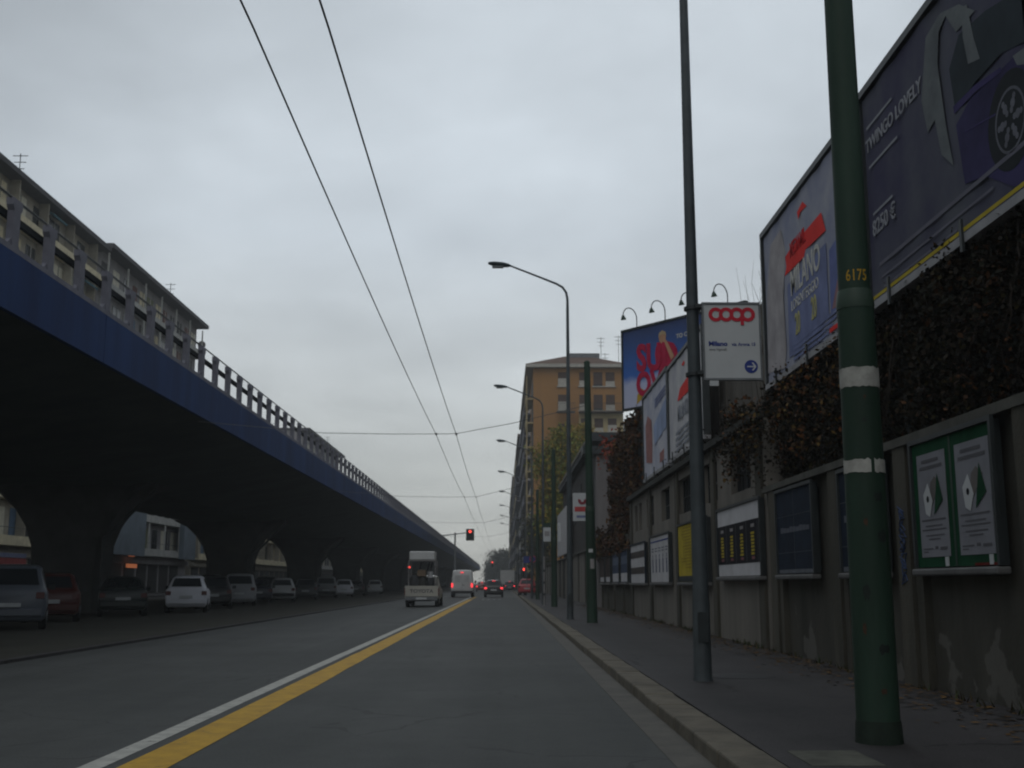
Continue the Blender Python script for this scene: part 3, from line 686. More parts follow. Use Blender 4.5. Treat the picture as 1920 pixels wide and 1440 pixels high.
for i in range(5):
    yc = 31.5 + i * .72
    g = MB(); g.box(-.108, -.1005, yc - .10, yc + .10, 1.55, 1.95); g.box(-.108, -.1005, yc - .05, yc + .05, 1.97, 2.08); g.box(-.108, -.1005, yc - .18, yc + .18, 2.16, 2.19); g.box(-.108, -.1005, yc - .2, yc + .2, 2.24, 2.27)
    g.build('printed_figure', mat('print_slate', (0.12, 0.13, 0.18), 0.7, 0.2, 3), p)
p = pboard('poster_board', 'white poster board striped with two dark bands of print', 36.2, 40.35, 1.20, 2.58, M_paper, frame=M_navy)
for zz in (1.55, 2.08): sheetx(p, 'dark_band', mat('print_brown_grey', (0.075, 0.065, 0.062), 0.7, 0.35, 4), 36.3, 40.25, zz, zz + .22)
for i, (a, b_, lab) in enumerate(((41.3, 43.85, 'nearer of the two slate blue poster boards past the factory windows'), (44.4, 47.1, 'farther of the two slate blue poster boards past the factory windows'))):
    p = pboard('poster_board', lab, a, b_, 1.22, 2.50, mat('print_slate_blue', (0.055, 0.075, 0.125), 0.7, 0.3, 2))
    sheetx(p, 'white_strip', M_paper, a + .1, b_ - .1, 1.30, 1.62); sheetx(p, 'pale_band', mat('print_pale_blue', (0.11, 0.14, 0.20), 0.7, 0.2, 3), a + .15, b_ - .15, 1.95, 2.25)
for i, (a, b_, lab) in enumerate(((48.0, 50.4, 'nearer of the two brownish poster boards under the red creeper'), (50.8, 53.3, 'farther of the two brownish poster boards under the red creeper'))):
    p = pboard('poster_board', lab, a, b_, 1.20, 2.40, mat('print_brown', (0.06, 0.045, 0.04), 0.7, 0.3, 2))
    sheetx(p, 'white_strip', M_paper, a + .3, b_ - .3, 1.30, 1.50)

# ---------------------------------------------------------------- past the factory: creeper wall, sheds
cw = thing('creeper_wall', 'wall overgrown with red creeper below the angled blue billboard', 'wall', (4.70, 0, 0))
M_oldb = mat('old_brick', (0.09, 0.065, 0.05), 0.95, 0.3, 2, 0.2)
MB().box(0, .4, 41.05, 53.5, 0.05, 3.1).build('wall', M_pil, cw)
MB().box(.55, 3.2, 41.2, 51.5, 0.05, 7.0).build('upper_wall', M_oldb, cw)
for y in (44.1, 47.6, 50.6, 53.3): MB().box(-.06, 0, y - .16, y + .16, 0.05, 3.1).build('pilaster', M_pil, cw)
gr = thing('gate_pier', 'tall pale grey rendered pier between the red creeper and second green pole', 'pier', (5.0, 54.6, 0))
MB().box(-.45, .35, 0, .9, .05, 7.45).build('shaft', mat('pale_render', (0.20, 0.19, 0.19), 0.9, 0.3, 1.2, col2=(0.13, 0.12, 0.12), streak=True), gr)
MB().box(-1.1, .6, -.25, 1.2, 7.46, 7.85).build('cap', M_dark, gr)
sh = thing('shed', 'long dark flat roofed shed behind the lamp posts', 'shed', (4.95, 0, 0))
MB().box(0, 9, 58, 92, .05, 8.5).build('wall', mat('dark_shed', (0.04, 0.036, 0.034), 0.9, 0.3, 1), sh)
MB().box(-.35, 9.3, 57.6, 92.4, 8.5, 8.95).build('roof', mat('shed_roof', (0.045, 0.05, 0.055), 0.8, 0.2, 2), sh)
MB().box(-.42, -.35, 57.6, 92.4, 8.86, 8.99).build('gutter', mat('pale_gutter', (0.25, 0.23, 0.2), 0.8, 0.2, 2), sh)
for i in range(6): MB().box(-.04, 0.02, 60 + i * 5.3, 63 + i * 5.3, 5.2, 7.4).build('window', M_void, sh)
lw = thing('low_wall', 'grey low wall running on toward the orange building past the shed', 'wall', (WX, 0, 0))
MB().box(0.02, .28, 55.6, 138.5, .05, 3.0).build('wall', M_fac, lw)
for i in range(14): MB().box(-.05, .02, 57.5 + i * 6, 57.9 + i * 6, .05, 3.0).build('pilaster', M_pil, lw)
MB().box(-.10, .4, 55.6, 138.5, 3.0, 3.1).build('coping', M_cope, lw)
sb = thing('billboard', 'small white board seen nearly edge on beyond the second lamp post', 'billboard', (4.45, 0, 0))
MB().box(0, .12, 79, 92, 3.3, 6.6).build('panel', M_paper, sb)
for y in (80, 85.5, 91): MB().box(.13, .28, y, y + .15, .1, 6.4).build('post', M_dark, sb)

# ---------------------------------------------------------------- creeper
def twigs(mb, pts, r0): mb.tube(pts, [r0 * (1 - .8 * i / (len(pts) - 1)) for i in range(len(pts))], 4)
def creeper(name, label, boxes, pal, seed, size=(.05, .11)):
    """boxes: (n, sampler) each sampler returns a point"""
    t_ = thing(name, label, 'creeper')
    lm = MB(); r = random.Random(seed)
    for n, fn in boxes:
        for i in range(n):
            clump = fn(r); k_ = r.randint(4, 8); base = r.choice(pal); j = r.uniform(.7, 1.3)
            for q in range(k_):
                p = Vector(clump) + Vector((r.gauss(0, .06), r.gauss(0, .11), r.gauss(0, .10)))
                s = r.uniform(*size); cj = j * r.uniform(.75, 1.25)
                leaf_quad(lm, p, s, tuple(c_ * cj for c_ in base), r)
    lm.build('leaves', leafmat('leaf'), t_, fix=False)
    return t_
palA = [(0.013, 0.010, 0.006)] * 6 + [(0.021, 0.015, 0.008)] * 4 + [(0.009, 0.010, 0.006)] * 5 + [(0.060, 0.028, 0.012)] + [(0.04, 0.033, 0.011)]  # brown leaf colours taken near black to stand in for shade and vignetting
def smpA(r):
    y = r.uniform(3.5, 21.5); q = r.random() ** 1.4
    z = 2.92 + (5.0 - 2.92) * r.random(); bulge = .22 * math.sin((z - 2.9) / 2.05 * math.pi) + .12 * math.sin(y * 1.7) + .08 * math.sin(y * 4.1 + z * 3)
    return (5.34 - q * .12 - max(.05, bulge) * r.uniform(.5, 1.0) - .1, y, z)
def smpB(r):   # hanging over the first factory windows
    y = r.uniform(19.4, 23.2); z = 4.75 - abs(r.gauss(0, .55)) - (23.2 - y) * .12
    return (4.66 + r.uniform(-.12, .3) - (.14 if z < 4.1 else 0), y, max(z, 2.95 + (y - 19.4) * .18))
def smpC(r):   # thin line along the ledge
    y = r.uniform(22, 34); return (4.55 + r.uniform(-.1, .6), y, 4.36 + abs(r.gauss(0, .10)) - (0.12 if r.random() < .3 else 0))
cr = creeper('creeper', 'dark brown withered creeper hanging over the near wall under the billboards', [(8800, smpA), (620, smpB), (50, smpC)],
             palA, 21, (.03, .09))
pal_or = [(0.11, 0.042, 0.015), (0.07, 0.035, 0.016), (0.03, 0.022, 0.012), (0.05, 0.03, 0.014), (0.13, 0.08, 0.022)]
m = MB(); r = random.Random(8)
for i in range(210):
    y = r.uniform(15.2, 22.6); z = 4.75 - r.random() * 1.5 - max(0, (y - 20) * .0); 
    if y < 19: z = r.uniform(3.3, 4.8)
    x = (4.55 if y > 19.6 else 4.92 - .15 * math.sin((z - 2.9) / 2.05 * math.pi)) - r.uniform(0, .1)
    for q in range(4):
        leaf_quad(m, (x + r.gauss(0, .05), y + r.gauss(0, .1), z + r.gauss(0, .1)), r.uniform(.05, .10), r.choice(pal_or), r)
m.build('red_leaves', leafmat('leaf'), cr, fix=False)
tw = MB(); r = random.Random(31)
for i in range(40):
    y = r.uniform(4, 21.3); z = 4.8; x = 5.1; pts = [(x, y, z)]
    for k_ in range(14):
        x -= r.uniform(0, .05); y += r.uniform(-.07, .07); z -= r.uniform(.06, .16); pts.append((max(4.45, x), y, max(2.8, z)))
    twigs(tw, pts, .012)
tag(tw.build('twigs', mat('vine_bark', (0.022, 0.017, 0.013), 0.9, 0.3, 5), cr), kind='stuff')
tw = MB()
for i in range(16):   # bare runners sticking up beside the second billboard
    y = 21.0 + r.uniform(-.1, 1.2); z = 4.4; x = 5.2; pts = [(x, y, z)]
    for k_ in range(7):
        x += r.uniform(-.12, .08); y += r.uniform(-.12, .16); z += r.uniform(.25, .55); pts.append((x, y, z))
    twigs(tw, pts, .010)
tag(tw.build('bare_runners', mat('bark', (0.05, 0.04, 0.03)), cr), kind='stuff')
palR = [(0.045, 0.022, 0.012)] * 4 + [(0.085, 0.034, 0.014)] * 3 + [(0.030, 0.020, 0.012)] * 3 + [(0.12, 0.06, 0.016), (0.06, 0.045, 0.014)]
def smpR(r):
    y = r.uniform(41.0, 53.0); top = 7.7 - max(0, y - 49.0) * .55
    z = r.uniform(2.4, top); x = 4.9 + (.25 if z > 3.1 else -.2) + r.uniform(-.25, .2) + .15 * math.sin(y * 2.1 + z)
    return (x, y, z)
def smpR2(r):  # the end that faces the viewer
    return (r.uniform(4.75, 8.0), 41.1 + r.uniform(-.2, .2), r.uniform(3.6, 7.5))
def smpR3(r):
    y = r.uniform(52, 60); return (4.6 + r.uniform(-.1, .2), y, 3.1 - abs(r.gauss(0, .5)) + .7 * r.random())
cr2 = creeper('creeper', 'rust red creeper covering the wall below the angled blue billboard', [(1900, smpR), (500, smpR2), (280, smpR3)], palR, 33, (.10, .20))
m = MB(); r = random.Random(6)
for i in range(260):
    p = Vector((5.0 + r.gauss(0, .35), 50.3 + r.gauss(0, .6), 7.2 + r.gauss(0, .35)))
    leaf_quad(m, p, r.uniform(.1, .2), r.choice([(0.26, 0.035, 0.02), (0.17, 0.03, 0.018), (0.22, 0.06, 0.02)]), r)
m.build('red_leaves', leafmat('leaf'), cr2, fix=False)

# ---------------------------------------------------------------- trees
def tree(name, label, loc, h, rx, pal, seed, nclump, leaf, trunk_r=.16, base=.28, group=None, cone=False, perclump=10):
    t_ = thing(name, label, 'tree', loc, group); r = random.Random(seed)
    tk = MB(); tops = []
    tk.tube([(0, 0, 0), (.05, 0, h * .3), (-.05, .1, h * .6), (0, 0, h * .93)], [trunk_r, trunk_r * .75, trunk_r * .45, .03], 8)
    for i in range(16):
        z0 = h * r.uniform(base * .8, .8); a = r.uniform(0, 6.28); ln = rx * r.uniform(.6, 1.0)
        e_ = Vector((math.cos(a) * ln, math.sin(a) * ln, z0 + ln * r.uniform(.4, 1.0)))
        mdl = Vector((math.cos(a) * ln * .45, math.sin(a) * ln * .45, z0 + ln * .2))
        tk.tube([(0, 0, z0), mdl, e_], [trunk_r * .4, trunk_r * .22, .02], 5); tops.append(e_)
    tk.build('trunk', mat('bark', (0.05, 0.04, 0.03)), t_)
    cm = MB(); 
    for i in range(nclump):
        if r.random() < .5 and tops:
            c_ = r.choice(tops) + Vector((r.gauss(0, rx * .2), r.gauss(0, rx * .2), r.gauss(0, rx * .28)))
        else:
            u = r.random() ** .8; z = h * (base + (1 - base) * u); pr = (1 - u) ** .6 if cone else math.sqrt(max(.03, 1 - (2 * u - .9) ** 2 / 1.2))
            a = r.uniform(0, 6.28); q = rx * pr * math.sqrt(r.random()); c_ = Vector((math.cos(a) * q, math.sin(a) * q, z))
        if c_.z > h * 1.02 or c_.z < h * base * .8: continue
        bc = r.choice(pal); j = r.uniform(.7, 1.3); cs = leaf * 1.8
        for k_ in range(perclump):
            p = c_ + Vector((r.gauss(0, cs), r.gauss(0, cs), r.gauss(0, cs * .8)))
            leaf_quad(cm, p, leaf * r.uniform(.6, 1.3), tuple(v * j * r.uniform(.8, 1.2) for v in bc), r)
    cm.build('crown', leafmat('leaf'), t_, fix=False)
    return t_
tree('tree', 'yellowing green tree in front of the orange apartment building', (5.5, 100, .1), 14.6, 2.1,
     [(0.17, 0.18, 0.036), (0.22, 0.20, 0.036), (0.12, 0.145, 0.036), (0.30, 0.23, 0.036)], 3, 2900, .24, cone=False)
tree('tree', 'smaller golden leaved tree right of the yellowing green one', (8.2, 112, .1), 16.5, 2.0,
     [(0.34, 0.24, 0.03), (0.27, 0.21, 0.032), (0.17, 0.16, 0.03)], 4, 2000, .24)
tree('tree', 'dark low bushy tree beside the third lamp post', (4.2, 128, .1), 8.5, 1.5, [(0.03, 0.035, 0.016), (0.045, 0.045, 0.016)], 14, 700, .24)
for i, (x, y, h, rx, lab) in enumerate(((0.9, 410, 12.0, 6.5, 'big grey hazy tree closing the street, left of its twin'), (8.2, 425, 12.0, 6.5, 'big grey hazy tree closing the street, right of its twin'), (-1.8, 430, 8.5, 4.0, 'low hazy tree at the left end of the far clump'))):
    tree('tree', lab, (x, y, 0), h, rx, [(0.035, 0.045, 0.03), (0.045, 0.052, 0.032), (0.028, 0.036, 0.026)], 40 + i, 1900, .55, .35, .06, 'hazy trees at the end of the street', perclump=8)

# ---------------------------------------------------------------- the orange apartment building and the row behind it
M_or = mat('ochre_render', (0.36, 0.185, 0.060), 0.9, 0.18, .5, col2=(0.30, 0.155, 0.055), streak=True)
M_cream = mat('cream_render', (0.40, 0.32, 0.17), 0.9, 0.15, .5)
M_tile = mat('roof_tile', (0.12, 0.075, 0.055), 0.9, 0.3, 4)
M_sill = mat('stone_sill', (0.42, 0.40, 0.36), 0.8, 0.15, 3)
M_shut = mat('brown_shutter', (0.075, 0.045, 0.035), 0.8, 0.2, 3)
ob = thing('apartment_building', 'orange apartment building with a hipped roof and dark side loggias', 'building', (3.85, 140, 0))
MB().box(0, 11.25, 0, 58, 0, 28.2).build('wall', M_or, ob)
MB().box(5.75, 11.3, -.45, 0, 0, 22.3).build('annex', M_cream, ob)
MB().box(-1.0, 12.0, -.7, 58.5, 28.2, 28.62).build('eaves', M_sill, ob)
rf = MB().add([(-1.0, -.7, 28.62), (12.0, -.7, 28.62), (12.0, 58.5, 28.62), (-1.0, 58.5, 28.62), (4.2, 6, 30.9), (7.6, 6, 30.9), (7.6, 52, 30.9), (4.2, 52, 30.9)],
              [(0, 1, 5, 4), (1, 2, 6, 5), (2, 3, 7, 6), (3, 0, 4, 7), (4, 5, 6, 7)]).build('roof', M_tile, ob)
MB().box(4.6, 8.9, 5.0, 9.0, 30.4, 31.15).build('ridge_box', mat('lead_grey', (0.16, 0.17, 0.18), 0.7, 0.2, 3), rf)
def antenna(parent, x, y, z, h):
    m = MB().tube([(x, y, z), (x, y, z + h)], .035, 5)
    for i in range(3): m.box(x - .55 + .1 * i, x + .55 - .1 * i, y - .02, y + .02, z + h - .2 - .5 * i, z + h - .15 - .5 * i)
    return m.build('antenna', M_dark, parent)
antenna(rf, 9.0, 4, 29.5, 3.6); antenna(rf, 11.2, 3, 28.9, 4.2); antenna(rf, 10.0, 9, 29, 3.0)
def fwin(parent, x, z, wd, ht, yf, lit=True, low=.45):
    g = MB().box(x - wd / 2, x + wd / 2, yf - .03, yf - .005, z - ht / 2, z + ht / 2).build('window', M_shut if lit else M_glass, parent)
    MB().box(x - wd / 2, x + wd / 2, yf - .05, yf - .031, z - ht / 2, z - ht / 2 + ht * low).build('pane', M_sill if low > .2 else M_glass, g)
    MB().box(x - wd / 2 - .15, x + wd / 2 + .15, yf - .2, yf - .004, z - ht / 2 - .14, z - ht / 2 - .005).build('sill', M_sill, g)
for zi, z in enumerate((26.75, 23.75)):
    for x, lo in ((3.7, .55), (6.4, .4), (8.2, .12), (9.75, .35)): fwin(ob, x, z, 1.15, 1.8 if zi == 0 else 2.0, 0, low=lo)
for z in (20.8, 17.6):
    for x, lo in ((6.5, .1), (8.2, .3), (9.9, .5)): fwin(ob, x, z, 1.1, 1.7, -.45, low=lo)
for z in (20.2, 17.0, 13.9, 10.8): fwin(ob, 3.7, z, 1.15, 1.7, 0, low=.3)
for (x0, x1) in ((2.9, 5.2), (5.7, 11.3)):
    bl = MB().box(x0, x1, -1.35, -.46, 22.3, 22.5).build('balcony', mat('balcony_slab', (0.075, 0.062, 0.05), 0.9, 0.2, 2), ob)
    g = MB(); n = int((x1 - x0) / .16)
    for i in range(n + 1):
        x = x0 + .03 + (x1 - x0 - .06) * i / n; g.box(x - .012, x + .012, -1.32, -1.29, 22.5, 23.45)
    g.box(x0, x1, -1.34, -1.28, 23.45, 23.5); g.build('railing', M_dark, bl)
# street side: stacked loggias
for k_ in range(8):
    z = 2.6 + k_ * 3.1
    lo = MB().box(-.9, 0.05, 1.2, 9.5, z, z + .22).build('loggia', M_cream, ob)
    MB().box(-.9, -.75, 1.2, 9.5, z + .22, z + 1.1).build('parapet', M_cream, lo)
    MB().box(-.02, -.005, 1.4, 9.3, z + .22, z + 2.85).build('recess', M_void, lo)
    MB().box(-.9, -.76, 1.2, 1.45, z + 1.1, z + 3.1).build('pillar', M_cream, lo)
    lo2 = MB().box(-1.0, 0.05, 14, 56, z, z + .2).build('loggia', M_rail, ob)
    MB().box(-1.0, -.9, 14, 56, z + .2, z + 1.15).build('parapet', M_rail, lo2)
    g = MB()
    for i in range(9): g.box(-.03, -.005, 15.5 + i * 4.6, 17.5 + i * 4.6, z + .3, z + 2.6)
    g.build('window', M_glass, lo2)
def rowhouse(label, y0, y1, x0, h, m, seed, fl=3.1):
    t_ = thing('apartment_building', label, 'building', (x0, y0, 0)); r = random.Random(seed); D = y1 - y0
    MB().box(0, 12, 0, D, 0, h).build('wall', m, t_)
    MB().box(-.7, 12.4, -.3, D + .1, h, h + .5).build('roof', M_tile, t_)
    n = int((h - 3) / fl)
    for k_ in range(n):
        z = 3.4 + k_ * fl
        bl = MB().box(-1.0, .03, 1, D - 1, z - .2, z).build('balcony', M_rail, t_)
        MB().box(-1.0, -.93, 1, D - 1, z, z + .95).build('parapet', M_rail if k_ % 2 else M_cream, bl)
        g = MB(); f = MB()
        for i in range(int(D / 4.5)): g.box(-.04, -.005, 2 + i * 4.5, 3.6 + i * 4.5, z + .05, z + 2.3)
        for i in range(3): f.box(1.5 + i * 3.4, 2.8 + i * 3.4, -.04, -.005, z + .6, z + 2.2)
        g.build('window', M_glass, bl); f.build('window', M_shut, bl)
    return t_
rowhouse('grey balconied apartment block just beyond the orange building', 199, 268, 3.3, 27.0, mat('grey_render', (0.22, 0.21, 0.19), 0.9, 0.2, 1), 1)
rowhouse('pale farther apartment block in the row beyond the grey one', 269, 345, 2.9, 26.0, mat('pale_block', (0.30, 0.28, 0.25), 0.9, 0.2, 1), 2)
rowhouse('farthest hazy apartment block on the right of the street', 346, 400, 3.1, 22.0, mat('dull_block', (0.24, 0.2, 0.17), 0.9, 0.2, 1), 3)

# ---------------------------------------------------------------- apartment blocks behind the viaduct
M_beige = mat('beige_band', (0.62, 0.55, 0.38), 0.9, 0.2, 1.2)
M_lft = mat('left_render', (0.34, 0.31, 0.25), 0.9, 0.2, 1)
M_slate = mat('slate_panel', (0.12, 0.15, 0.18), 0.8, 0.2, 1)
M_white2 = mat('white_frame', (0.50, 0.50, 0.47), 0.7, 0.1, 2)
BLX = -34.0
def leftblock(label, y0, y1, h, style, seed):
    t_ = thing('apartment_building', label, 'building', (BLX, y0, 0)); r = random.Random(seed); D = y1 - y0
    wall = M_lft if style == 1 else mat('grey_block', (0.24, 0.23, 0.235), 0.9, 0.2, 1)
    MB().box(-13, -.95, 0, D, 0, h - .4).build('wall', wall, t_)
    rf = MB().box(-13.4, .35 if style == 2 else .2, -.1, D + (.3 if style == 2 else 0), h - .4, h).build('roof', mat('roof_edge', (0.07, 0.068, 0.075), 0.8, 0.2, 2), t_)
    if style == 1:
        for (yy, hh) in ((8, .9), (25.5, .8), (35, .6), (47, .7)): MB().box(-4, -1.2, yy, yy + 2.2, h, h + hh).build('chimney', M_lft, rf)
    antenna(rf, -1.5, D * .72, h, 2.6)
    band = M_beige if style == 1 else mat('grey_band', (0.38, 0.38, 0.36), 0.9, 0.2, 1)
    zs = [4.0 + 3.2 * i for i in range(20) if 4.0 + 3.2 * i < h - 2]
    nwin = 0; far = MB()
    cols = [M_beige, mat('red_brown_shutter', (0.13, 0.045, 0.035), 0.8, 0.2, 3), M_glass, M_void, mat('pale_blind', (0.60, 0.57, 0.46), 0.7, 0.1, 3), mat('olive_blind', (0.14, 0.15, 0.08), 0.8, 0.2, 3), M_glass, M_void, mat('pale_blind', (0.6, 0.57, 0.46)), mat('cream_blind', (0.52, 0.46, 0.30), .8, .15, 2), mat('blue_blind', (0.10, 0.16, 0.24), .8, .2, 2)]
    for k_, z in enumerate(zs):
        sl = MB().box(-.95, 0, 0, D, z - .18, z + .02).build('balcony', band, t_)
        MB().box(-.14, 0, 0, D, z + .02, z + (.50 if style == 1 else .50)).build('parapet', band, sl)
        MB().box(-.05, -.02, 0, D, z + 1.02, z + 1.06).build('railing', M_dark, sl)
        vis = k_ == 0 or z > h - 10.5
        yy = .8
        while yy < D - 1.8:
            ww = r.choice((1.2, 1.6, 2.0))
            if vis and nwin < 95:
                wdw = MB().box(-.94, -.90, yy, yy + ww, z + .1, z + 2.5).build('window', r.choice(cols), t_); nwin += 1
                MB().box(-.90, -.87, yy + ww / 2 - .03, yy + ww / 2 + .03, z + .1, z + 2.5).build('frame', M_white2 if r.random() < .5 else M_dark, wdw)
            else: far.box(-.94, -.90, yy, yy + ww, z + .1, z + 2.5)
            yy += ww + r.choice((.5, .9, 1.3))
        if vis:
            yy = 0.1
            while yy < D:
                if style == 1: MB().box(-.86, -.16, yy, yy + .14, z + .02, z + 3.0).build('divider', M_lft, t_)
                else: MB().box(-.16, -.04, yy, yy + .14, z + .52, z + 3.0).build('post', M_white2, t_)
                yy += 5.1
            for q in range(int(D / 16)):
                ya = r.uniform(0, D - 4)
                if style == 1 and z > h - 8: MB().prism([(-.9, z + 2.9), (.1, z + 2.3), (.1, z + 2.15), (-.95, z + 2.8)], lambda a, b: (a, ya, b), lambda a, b: (a, ya + 2.6, b)).build('awning', mat('teal_awning', (0.02, 0.10, 0.13), 0.8, 0.2, 3), t_)
    if far.v: tag(far.build('window', M_glass, t_), kind='stuff')
    # ground floor: shops
    g = MB(); yy = .5
    while yy < D - 3: g.box(-.94, -.88, yy, yy + 2.8, .3, 3.0); yy += 3.6
    g.build('shop_front', M_void, t_)
    MB().box(-.94, -.6, 0, D, 3.1, 3.6).build('shop_fascia', wall, t_)
    return t_
L1 = leftblock('beige banded apartment block at the left edge, seen over the viaduct', 40, 93.4, 29.75, 1, 1)
L2 = leftblock('grey apartment block with white loggia posts and flat roof, over the viaduct', 93.6, 125.0, 30.2, 2, 2)
for (a, b_) in ((4.2, 12.6), (25.5, 30)): MB().box(-.02, .5, a, b_, 3.7, 10.5).build('bay', M_slate, L2)
dsh = MB().ring(0, 0, 0, .45, 0, 360, lambda u, v, dd: (u, dd, v), 0, .06, 16)
dsh.build('satellite_dish', M_ltgrey, L2, loc=(-.4, 31.7, 28.0))
L3 = leftblock('lower pale block behind the viaduct railing, past the grey one', 127, 192, 23.4, 1, 5)
L4 = leftblock('distant block whose roof shows above the viaduct railing', 194, 238, 27.9, 2, 6)
leftblock('farthest low block on the far side of the viaduct', 240, 330, 24.0, 1, 8)
glow = thing('shop_sign', 'orange lit shop sign glowing beneath the viaduct', 'sign', (BLX - .3, 103.2, 0))
MB().box(0, .15, 0.3, 3.0, 2.62, 2.98).build('panel', mat('lit_orange', (1.0, 0.30, 0.12), 0.5, 0.0, emit=.20), glow)
MB().box(.0, .12, .8, 2.2, 3.65, 3.95).build('panel', mat('lit_orange', (1, .3, .12)), glow)
MB().box(-.9, 0, 1.6, 2.0, 2.7, 2.8).build('bracket', M_dark, glow)
glow2 = thing('shop_sign', 'dull red and blue shop sign at the left edge beneath the viaduct', 'sign', (BLX - .3, 76.5, 0))
MB().box(0, .15, 0, 5.0, 2.5, 2.95).build('panel', mat('sign_dull_red', (0.25, 0.03, 0.03), 0.6, 0.2, 3), glow2)
MB().box(0, .14, 0.5, 5.0, 3.0, 3.3).build('panel', mat('sign_dull_blue', (0.15, 0.17, 0.28), 0.6, 0.2, 3), glow2)
MB().box(-.9, 0, 2.2, 2.6, 2.65, 2.75).build('bracket', M_dark, glow2)

# ---------------------------------------------------------------- green poles
def green_pole(label, x, y, h, lean, main=False):
    t_ = thing('tram_pole', label, 'pole', (x, y, .11), 'green overhead wire poles along the kerb')
    zj = 3.25
    MB().tube([(0, 0, 0), (0, 0, .06), (0, 0, 1.2), (0, 0, zj)], [.162, .155, .152, .138], 24).build('lower_shaft', M_green, t_, smooth=40)
    MB().tube([(0, 0, zj - .03), (0, 0, zj), (0, 0, zj + .05), (0, 0, zj + .12)], [.142, .144, .140, .127], 24).build('collar', mat('collar_paint', (0.034, 0.06, 0.042), 0.5, 0.2, 4), t_, smooth=40)
    MB().tube([(0, 0, zj + .1), (0, 0, h - .03), (0, 0, h)], [.121 if main else .118, .092 if not main else .100, .06], 24).build('upper_shaft', M_green, t_, smooth=40)
    t_.rotation_euler = (0, R(-lean), 0)
    return t_
def sleeve(p): MB().tube([(0, 0, 0), (0, 0, .10), (0, 0, .16)], [.170, .1655, .1585], 24).build('base_sleeve', mat('bitumen', (0.012, 0.022, 0.015), .8, .3, 6), p, smooth=40)
g1 = green_pole('nearest thick green pole with two white bands and yellow number', 2.73, 8.42, 8.1, .03, True)
M_band = mat('band_white', (0.40, 0.40, 0.37), 0.8, 0.3, 9, col2=(0.25, 0.25, 0.23))
def band(parent, z0, z1, r0, seed, a0=0, a1=360):
    m = MB(); r = random.Random(seed); n = 40; vs = []
    for i in range(n + 1):
        a = R(a0 + (a1 - a0) * i / n)
        for z in (z0 + r.uniform(-.006, .006), z1 + r.uniform(-.010, .010)): vs.append((r0 * math.cos(a), r0 * math.sin(a), z))
    return m.add(vs, [(2 * i, 2 * i + 2, 2 * i + 3, 2 * i + 1) for i in range(n)]).build('white_band', M_band, parent)
sleeve(g1)
def shaft_mark(p, name, m, a, z, w_, h_, r0):
    q = MB(); n = 6
    rr = random.Random(int(a * 7 + z * 100)); vs = []
    for i in range(n + 1):
        t_ = R(a - w_ / 2 + w_ * i / n); e0, e1 = rr.uniform(0, .3) * h_, rr.uniform(.7, 1) * h_
        if i in (0, n): e0, e1 = .45 * h_, .6 * h_
        for z_ in (z + e0, z + e1): vs.append((r0(z_) * math.cos(t_), r0(z_) * math.sin(t_), z_))
    q.add(vs, [(2 * i, 2 * i + 2, 2 * i + 3, 2 * i + 1) for i in range(n)]).build(name, m, p)
shaft_r = lambda z: (.152 - (z - 1.2) * .00683 if z > 1.2 else .155 - .0025 * z) + .0022
for (a, z, w_, h_) in ((-72, 1.72, 26, .10), (-66, 1.42, 30, .12), (-100, 2.32, 14, .05), (-120, 1.0, 20, .16), (-80, .62, 30, .10)):
    shaft_mark(g1, 'scrawl', mat('scrawl_dark', (0.010, 0.016, 0.013), .7, .3, 20), a, z, w_, h_, shaft_r)
for (a, z, w_, h_) in ((-112, 1.55, 12, .07), (-88, .35, 16, .05), (-130, .75, 10, .12), (-95, 2.5, 8, .04)):
    shaft_mark(g1, 'rust_patch', mat('rust', (0.055, 0.030, 0.018), .9, .4, 20), a, z, w_, h_, shaft_r)
band(g1, 2.60, 2.75, .1465, 1); band(g1, 1.95, 2.05, .1505, 2, -78, 272)
M_num = mat('number_yellow', (0.36, 0.22, 0.02), 0.7, 0.2, 20)
for i, ch in enumerate('6175'):          # each figure painted on the curve of the shaft
    a = R(-90 - 7 + (i - 1.5) * 20)
    c_, s_ = math.cos(a), math.sin(a)
    lettering(ch, .125, M_num, g1, (.1222 * c_, .1222 * s_, 3.43), (-s_, c_, 0), (0, 0, 1), name='number', ext=.001, align='CENTER', bold=.002, sx=.62)
for (lab, x, y, h, ln) in (('second green pole, beside the second lamp post and small red and white sign', 2.60, 33.2, 7.75, .5), ('third green pole, carrying a green and white sign', 2.51, 55.5, 7.7, 0), ('farthest green pole in view, near the orange building', 2.45, 80.0, 7.7, 0)):
    g = green_pole(lab, x, y, h, ln)
    if y < 40:
        for (z, h_, a) in ((2.02, .10, -95), (1.55, .28, -80)):
            c_, s_ = math.cos(R(a)), math.sin(R(a)); mm = MB()
            for q in range(4):
                a0, a1 = R(a - 24 + 12 * q), R(a - 12 + 12 * q); rr = .1525
                mm.add([(rr * math.cos(a0), rr * math.sin(a0), z), (rr * math.cos(a1), rr * math.sin(a1), z), (rr * math.cos(a1), rr * math.sin(a1), z + h_), (rr * math.cos(a0), rr * math.sin(a0), z + h_)], [(0, 1, 2, 3)])
            mm.build('sticker', M_ltgrey if h_ > .2 else M_signw, g)

